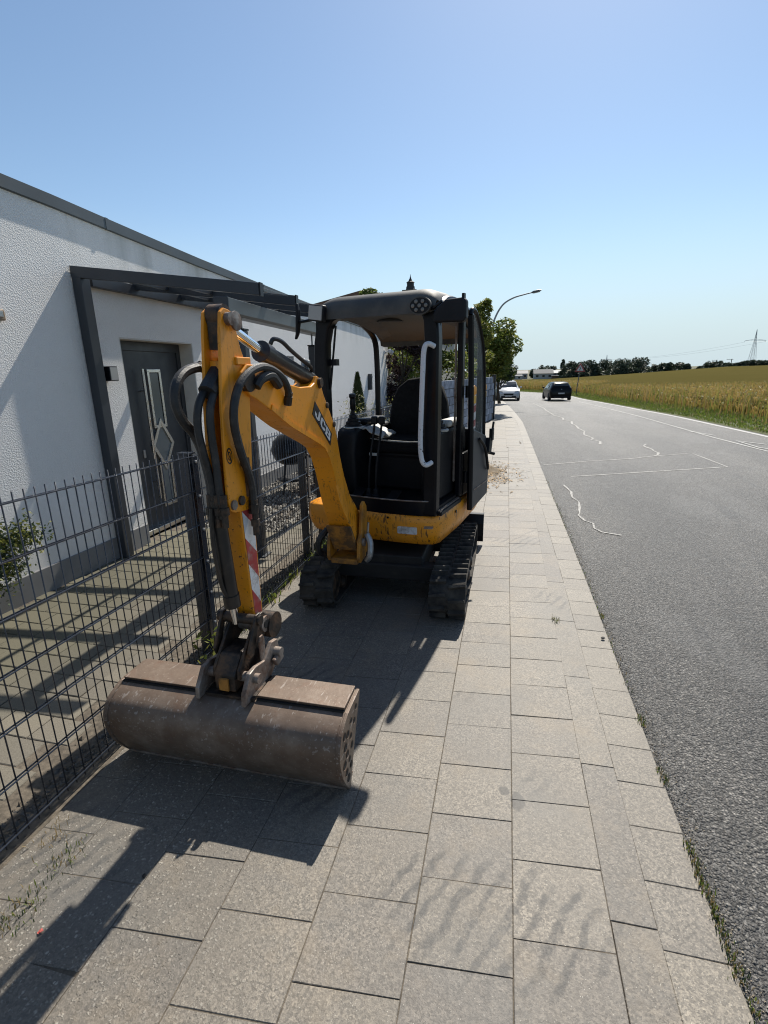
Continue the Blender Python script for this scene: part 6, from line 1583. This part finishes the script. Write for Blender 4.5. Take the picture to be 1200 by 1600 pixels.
# warning sign
sx_, sy_ = 5.42, 43.4
t = empty('warning_sign', (sx_, sy_, T(sx_, sy_) - 0.05), 'red and white triangular bend warning sign on a leaning grey post', 'sign')
z0 = T(sx_, sy_) - 0.05
mb = MB(); mb.tube([(sx_, sy_, z0), (sx_ + 0.14, sy_, 1.35)], 0.035, 8); mb.build('post', simple('sign_post', (0.12, 0.12, 0.12), 0.5, 0.5), t, smooth=True)
def tri(r, y, cx=sx_ + 0.15, cz=1.58): return [(cx + r * cos(a), y, cz + r * sin(a)) for a in (pi / 2, pi / 2 + 2 * pi / 3, pi / 2 + 4 * pi / 3)]
mb = MB(); mb.prism(tri(0.46, sy_ - 0.07), tri(0.46, sy_ - 0.04)); pl_ = mb.build('red_border', M['redfilm'], t, bevel=0.02)
mb = MB(); mb.poly(tri(0.30, sy_ - 0.074)); mb.build('white_field', M['white'], pl_, fixn=False)
mb = MB(); Pp = [Vector((-0.02, 0, -0.13)), Vector((-0.02, 0, -0.04)), Vector((0.04, 0, 0.01)), Vector((0.0, 0, 0.09)), Vector((-0.05, 0, 0.13))]
for a, b in zip(Pp[:-1], Pp[1:]):
    d = (b - a).normalized(); nn = Vector((d.z, 0, -d.x)) * 0.025; o = Vector((sx_ + 0.15, sy_ - 0.078, 1.58)); mb.poly([o + a - nn, o + a + nn, o + b + nn, o + b - nn])
mb.build('bend_symbol', M['logoblack'], pl_, fixn=False)

# ------------------------------------------------------------------ verge and wheat field
rnd = random.Random(6)
def poly_pt(poly, t):
    P = poly; L = [0]
    for i in range(1, len(P)): L.append(L[-1] + hypot(P[i][0] - P[i - 1][0], P[i][1] - P[i - 1][1]))
    d = t * L[-1]; return interp(d, L, [p[0] for p in P]), interp(d, L, [p[1] for p in P])
mb = MB(); K = 70; prev = None
ra_, fa_ = resample(REDGE, K), resample(FIELD, K)
for k in range(K):
    row = []
    for j in range(5):
        p = ra_[k].lerp(fa_[k], j / 4); p = p + (fa_[k] - ra_[k]) * 0.15 * (j / 4); z = max(T(p.x, p.y), zg(p.y)) - 0.028 + 0.03 * j / 4
        row.append(mb.pt((p.x + (0.02 if j == 0 else 0), p.y, z)))
    if prev:
        for j in range(4): mb.face([prev[j], prev[j + 1], row[j + 1], row[j]])
    prev = row
n = NT('verge_turf'); n.fin(n.mix(n.mapr(n.noise(2.2, 5), 0.35, 0.65), (0.045, 0.068, 0.012), (0.09, 0.09, 0.026)), 0.95, n.bump(n.noise(40, 3), 0.8, 0.02))
verge = mb.build('grass_verge', n.m, kind='structure', fixn=False, smooth=True)
mb = MB()
def blade(mb, x, y, z, h, w, lean, m):
    a = rnd.uniform(0, 6.28); d = Vector((cos(a), sin(a), 0)); b = Vector((x, y, z)); t_ = b + d * lean + Vector((0, 0, h)); s = Vector((-d.y, d.x, 0)) * w
    mid = b + d * lean * .3 + Vector((0, 0, h * .6))
    i = [mb.pt(b - s), mb.pt(b + s), mb.pt(mid + s * .8), mb.pt(mid - s * .8), mb.pt(t_)]; mb.face([i[0], i[1], i[2], i[3]], m); mb.face([i[3], i[2], i[4]], m)
for _ in range(30000):
    t_ = rnd.uniform(0.2, 0.93); u = rnd.random()
    a = poly_pt(REDGE, t_); b = poly_pt(FIELD, t_)
    x, y = lerp(a[0], b[0], 0.06 + u * 0.98), lerp(a[1], b[1], 0.06 + u * 0.98); z = max(T(x, y), zg(y)) - 0.02
    h = (0.05 + 0.16 * u ** 2.2) * rnd.uniform(0.5, 1.4); blade(mb, x, y, z, h, 0.012 + 0.008 * u, h * rnd.uniform(0.1, 0.7), 1 if rnd.random() < 0.1 + 0.2 * u ** 3 else 0)
mb.build('verge_grass', [M['grass'], M['drygrass']], kind='stuff', fixn=False)

# wheat canopy: rolling sheet a straw's height above the ground, then the stalks along its near edge
EDGE = [Vector((x, y)) for x, y in FIELD]
def edge_r(a):                       # distance along direction a=x/y where the field begins
    best = None
    for p, q in zip(EDGE[:-1], EDGE[1:]):
        f0, f1 = p.x - a * p.y, q.x - a * q.y
        if f0 * f1 <= 0 and f0 != f1:
            t_ = f0 / (f0 - f1); y = lerp(p.y, q.y, t_)
            if y > 0 and (best is None or y < best): best = y
    return best
WH = 0.62
mb = MB(); ids = []
AS = [-0.35 + 1.75 * k / 110 for k in range(111)]
for a in AS:
    y0 = edge_r(a)
    if y0 is None: y0 = 60
    row = []
    yf = 246 / sqrt(1 + a * a)
    for j in range(46):
        f = (j / 45) ** 2.0; y = lerp(y0 + 1.2, max(yf, y0 + 30), f); x = a * y
        hgt = WH * (0.1 if j == 0 else (0.4 if j == 1 else (0.72 if j < 6 else 0.92))) + 0.03 * rnd.uniform(-1, 1)
        row.append(mb.pt((x, y, T(x, y) + (hgt if j < 45 else 0.1))))
    ids.append(row)
for i in range(len(ids) - 1):
    for j in range(45): mb.face([ids[i][j], ids[i + 1][j], ids[i + 1][j + 1], ids[i][j + 1]])
n = NT('wheat_canopy')
big = n.noise(0.06, 4, n.scalev(n.pos, (1, 1.6, 1))); f = n.noise(7, 5, rough=0.7); rows_ = n.noise(0.9, 3, n.scalev(n.pos, (0.15, 1.4, 1), 0.3))
col = n.mix(n.mapr(big, 0.35, 0.65), (0.152, 0.130, 0.048), (0.196, 0.158, 0.064))
col = n.mix(n.mapr(rows_, 0.42, 0.62), col, (0.135, 0.124, 0.048))
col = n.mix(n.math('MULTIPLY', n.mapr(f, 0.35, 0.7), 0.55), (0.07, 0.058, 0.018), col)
n.fin(col, 0.95, n.bump(f, 1.0, 0.12), spec=0.0)
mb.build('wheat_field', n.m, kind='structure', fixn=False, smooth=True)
# unmown stubble and tall wheat stalks near the road
mb = MB(); cnt = 0
while cnt < 60000:
    t_ = rnd.uniform(0.18, 0.93); p = Vector(poly_pt(FIELD, t_)); u = rnd.random() ** 1.45 * 17
    d = Vector((0.98, 0.2)) if p.y < 45 else Vector((0.3, 0.95))
    q = p + d * (u + rnd.gauss(0, 0.15)); z = T(q.x, q.y) - 0.03
    h = (WH + 0.14) * rnd.uniform(0.6, 1.1) * (0.62 + 0.38 * smooth(u / 1.2)); a = rnd.uniform(0, 6.28); ln = h * rnd.uniform(0.0, 0.25)
    top = Vector((q.x + cos(a) * ln, q.y + sin(a) * ln, z + h)); b = Vector((q.x, q.y, z)); s = Vector((0.010, 0.002, 0)) if rnd.random() < .7 else Vector((0.004, 0.010, 0))
    m = 0 if rnd.random() < 0.8 else 1
    mb.face([mb.pt(b - s), mb.pt(b + s), mb.pt(top + s * .6), mb.pt(top - s * .6)], m)
    e = Vector((cos(a) * 0.06, sin(a) * 0.06, rnd.uniform(-0.02, 0.08))); ws = Vector((-sin(a), cos(a), 0.4)) * 0.022
    mb.face([mb.pt(top - ws * .6), mb.pt(top + e * .5 - ws), mb.pt(top + e), mb.pt(top + e * .5 + ws)], m)
    cnt += 1
mb.build('wheat_stalks', [M['wheat'], M['leafy']], kind='stuff', fixn=False)
# taller pale grasses standing out of the field edge
mb = MB()
for _ in range(900):
    t_ = rnd.uniform(0.2, 0.9); x, y = poly_pt(FIELD, t_); x += rnd.gauss(0, 0.25); z = T(x, y); blade(mb, x, y, z, rnd.uniform(0.6, 1.15), 0.012, 0.15, rnd.randrange(3))
mb.build('tall_field_grass', [M['drygrass'], M['grass'], M['leafy']], kind='stuff', fixn=False)

# ------------------------------------------------------------------ far tree line
TREES = [(2.4, 2.8, 3.0), (12.1, 1.1, 1.7), (17.4, 3.1, 2.7), (21.3, 2.2, 2.0), (25.7, 5.3, 2.7), (29.6, 3.8, 3.0), (33.0, 4.0, 3.0), (36.4, 4.2, 3.6), (40.8, 2.9, 2.3), (45.2, 4.3, 3.0), (48.6, 3.7, 3.0), (52.1, 4.4, 3.3), (55.4, 4.1, 3.0), (59.5, 4.6, 4.0), (65.8, 1.6, 2.0), (69.8, 2.1, 2.0), (72.4, 2.6, 1.7), (76.4, 1.9, 2.7), (79.1, 1.6, 1.7), (85.2, 0.9, 1.0), (89.7, 2.2, 2.7), (92.2, 2.5, 2.0), (95.4, 1.6, 1.7), (98.9, 1.8, 1.3), (101.6, 2.3, 1.3), (104.0, 2.8, 2.3), (106.5, 2.7, 2.0), (109.5, 2.6, 1.7), (113, 2.4, 2.2), (118, 2.8, 2.4), (124, 2.6, 2.0)]
for i, (x, zt, r) in enumerate(TREES):
    y = (298 if i < 4 else 256) + (i * 7) % 11; k = y / 262.0
    x *= k; zt = 1.65 + (zt - 1.65) * k; g0 = T(x, y) - 0.3
    con = i == 4
    ORD = ['first', 'second', 'third', 'fourth', 'fifth', 'sixth', 'seventh', 'eighth', 'ninth', 'tenth', 'eleventh', 'twelfth', 'thirteenth']
    if con: lab, grp = 'pointed conifer on the skyline between the far houses and the wood', None
    elif i < 4: lab, grp = 'rounded tree among the distant houses, %s from the left' % ORD[i], 'trees among the distant houses'
    elif i < 14: lab, grp = 'dark tree in the distant wood beyond the wheat field, %s from the left' % ORD[i - 5], 'trees of the distant wood'
    elif i < 19: lab, grp = 'low far tree right of the wood on the skyline, %s from the left' % ORD[i - 14], 'low trees right of the distant wood'
    else: lab, grp = 'small skyline hedge tree by the large pylon, %s from the left' % ORD[i - 19], 'hedge trees near the pylon'
    tree('distant_tree', lab, 'tree', x, y, g0, zt - g0 + 0.5, r * (0.95 if con else 1.3), M['farleaf'], 1700, 0.5, 100 + i, grp, trunk_h=0.03, cl=24, shape='cone' if con else 'round', clr=0.55)
mb = MB()                                                  # undergrowth closing the foot of the wood
for i in range(34):
    x = 29 + i * 2.6 + rnd.uniform(-1, 1); y = 252 + rnd.uniform(0, 5); g0 = T(x, y) - 0.3; h = rnd.uniform(2.4, 3.8) if x < 62 else rnd.uniform(0.7, 1.2)
    leaf_cloud(mb, [((x + rnd.uniform(-1, 1) * h, y, g0 + h * rnd.uniform(0.2, 0.6)), h * 0.5) for _ in range(6)], 260, 0.45, rnd)
mb.build('undergrowth', M['farleaf'], kind='stuff', fixn=False)

# far houses
def far_house(label, x0, x1, y, zb, ze, zr, wallc, roofc, dep=9, win=3):
    t = empty('far_house', ((x0 + x1) / 2, y, zb), label, 'house')
    mb = MB(); mb.box(((x0 + x1) / 2, y + dep / 2, (zb - 1 + ze) / 2), (x1 - x0, dep, ze - zb + 1)); mb.build('wall', wallc, t)
    mb = MB()
    if zr > ze + 0.2:
        mb.prism([(x0 - .4, y - .5, ze), (x0 - .4, y + dep + .5, ze), (x0 - .4, y + dep / 2, zr)], [(x1 + .4, y - .5, ze), (x1 + .4, y + dep + .5, ze), (x1 + .4, y + dep / 2, zr)])
    else: mb.box(((x0 + x1) / 2, y + dep / 2, ze + 0.1), (x1 - x0 + .5, dep + .5, 0.22))
    mb.build('roof', roofc, t)
    for k in range(win):
        x = lerp(x0, x1, (k + 0.5) / win); mb = MB(); mb.box((x, y - 0.03, zb + (ze - zb) * 0.6), ((x1 - x0) / win * 0.4, 0.1, (ze - zb) * 0.32)); f = mb.build('window', M['anthra'], t)
        mb = MB(); mb.box((x, y - 0.09, zb + (ze - zb) * 0.6), ((x1 - x0) / win * 0.32, 0.04, (ze - zb) * 0.25)); mb.build('pane', M['darkglass'], f)
wa = simple('far_wall_white', (0.4, 0.4, 0.38), 0.9); wg = simple('far_wall_grey', (0.3, 0.31, 0.32), 0.9); ra2 = simple('far_roof_grey', (0.3, 0.3, 0.3), 0.7); rb2 = simple('far_roof_dark', (0.10, 0.10, 0.11), 0.7); rc2 = simple('far_roof_metal', (0.17, 0.165, 0.16), 0.95)
far_house('long low white far house at the left end of the field', -2.5, 7.3, 276, -4.2, -1.6, -1.2, wa, rb2, 9, 4)
far_house('grey far house with a dark roof behind the low white one', 5.6, 10.6, 288, -4.0, -0.7, 0.9, wg, rb2, 9, 2)
far_house('far house with a broad pale roof at the field edge', 13.3, 22.3, 272, -3.8, -0.7, 1.35, wa, rc2, 11, 3)
far_house('far house with a flat pale roof next to the wood', 22.6, 27.0, 276, -3.6, -0.6, 0.75, wg, ra2, 9, 2)
t = empty('low_shed', (28, 268, -3.4), 'long low brown shed roof in front of the wood', 'shed')
mb = MB(); mb.box((28, 268, -2.7), (13, 5, 1.6)); mb.build('wall', simple('shed_brown', (0.12, 0.08, 0.06), 0.9), t)
mb = MB(); mb.box((28, 268, -1.85), (13.6, 5.8, 0.2)); mb.build('roof', rb2, t)

# church tower behind the cab roof
ch = empty('church_tower', (-41, 220, 0), 'dark church spire rising just above the excavator roof', 'church tower')
slate = simple('slate', (0.03, 0.033, 0.036), 0.7); cxh, cyh = -41.0, 222.0
mb = MB(); mb.box((cxh, cyh, 16), (6, 6, 36)); mb.build('tower', simple('church_stone', (0.2, 0.18, 0.15), 0.9), ch)
mb = MB(); mb.lathe([(3.0, 33.0), (2.2, 34.3), (1.9, 34.6), (1.75, 35.6)], (cxh, cyh, 0), 8); mb.build('roof', slate, ch)
mb = MB(); mb.lathe([(1.5, 35.4), (1.5, 36.9), (1.8, 37.0), (1.7, 37.2), (1.0, 37.7)], (cxh, cyh, 0), 8); mb.build('lantern', slate, ch)
mb = MB(); mb.lathe([(0.7, 37.5), (0.75, 38.1), (0.4, 38.6), (0.15, 39.4), (0.05, 40.3)], (cxh, cyh, 0), 8); mb.build('spire', slate, ch)

# pylons, poles and wires
pyl_m = simple('pylon_steel', (0.40, 0.42, 0.44), 0.6, 0.2)
def pylon(label, x, y, zb, h, arm, base, grp, r):
    t = empty('pylon', (x, y, zb), label, 'pylon')
    def w(f): return lerp(base, base * 0.22, min(1, f / 0.72)) if f < 0.72 else lerp(base * 0.22, 0.15, (f - 0.72) / 0.28)
    mb = MB(); fs = [0, .14, .27, .39, .5, .6, .68, .75, .84, .92, 1.0]
    for sx in (-1, 1):
        for sy in (-1, 1): mb.tube([(x + sx * w(f) / 2, y + sy * w(f) / 2, zb + h * f) for f in fs], r, 4)
    mb.build('lattice_leg', pyl_m, t)
    mb = MB()
    for f0, f1 in zip(fs[:-1], fs[1:]):
        for sy in (-1, 1):
            for s in (-1, 1): mb.tube([(x + s * w(f0) / 2, y + sy * w(f0) / 2, zb + h * f0), (x - s * w(f1) / 2, y + sy * w(f1) / 2, zb + h * f1)], r * .6, 3)
    mb.build('bracing', pyl_m, t)
    mb = MB(); za = zb + h * 0.70
    for sx in (-1, 1):
        mb.tube([(x + sx * w(.7) / 2, y, za + h * .04), (x + sx * arm, y, za)], r * .8, 4); mb.tube([(x, y, za - h * .01), (x + sx * arm, y, za)], r * .8, 4)
        for q in (0.35, 0.65): mb.tube([(x + sx * arm * q, y, za), (x + sx * arm * q, y, za + h * .03 * (1 - q))], r * .5, 3)
        mb.tube([(x + sx * arm, y, za), (x + sx * arm, y, za - h * .035)], r, 4)
    mb.build('cross_arm', pyl_m, t)
pylon('tall lattice pylon on the horizon at the right edge', 272.7, 680, 0.5, 39.5, 10.5, 7.0, None, 0.17)
pylon('tiny far pylon rising behind the distant wood', 154.8, 900, -2.0, 23.0, 7.2, 5.0, None, 0.22)
for i, (x, y, zt, l) in enumerate(((111.2, 300, 4.7, 'wooden power pole with a crossarm left of the large pylon'), (112.0, 322, 4.6, 'farther small power pole on the horizon'))):
    t = empty('power_pole', (x, y, T(x, y)), l, 'pole')
    mb = MB(); mb.tube([(x, y, T(x, y)), (x, y, zt)], 0.16, 6); mb.build('pole', M['bark'], t)
    mb = MB(); mb.box((x - 0.8, y, zt - 0.2), (3.0, 0.15, 0.15))
    for q in (-2.1, -0.9, 0.4): mb.tube([(x + q, y, zt - 0.2), (x + q, y, zt + 0.1)], 0.06, 5)
    mb.build('crossarm', M['bark'], t)
mb = MB()
for sx in (-10.5, 10.5):
    p, q = Vector((272.7 + sx, 680, 26.8)), Vector((154.8 + sx * 0.7, 900, 13.5)); P = []
    for k in range(13):
        f = k / 12; v = p.lerp(q, f); v.z -= 9 * 4 * f * (1 - f) * 0.5; P.append(v)
    mb.tube(P, 0.07, 3)
    p2 = Vector((390 + sx, 460, 30)); mb.tube([p, p.lerp(p2, .5) - Vector((0, 0, 4)), p2], 0.07, 3)
mb.build('power_line', pyl_m, label='thin power lines hanging from the tall pylon on the right', cat='power line', fixn=False)
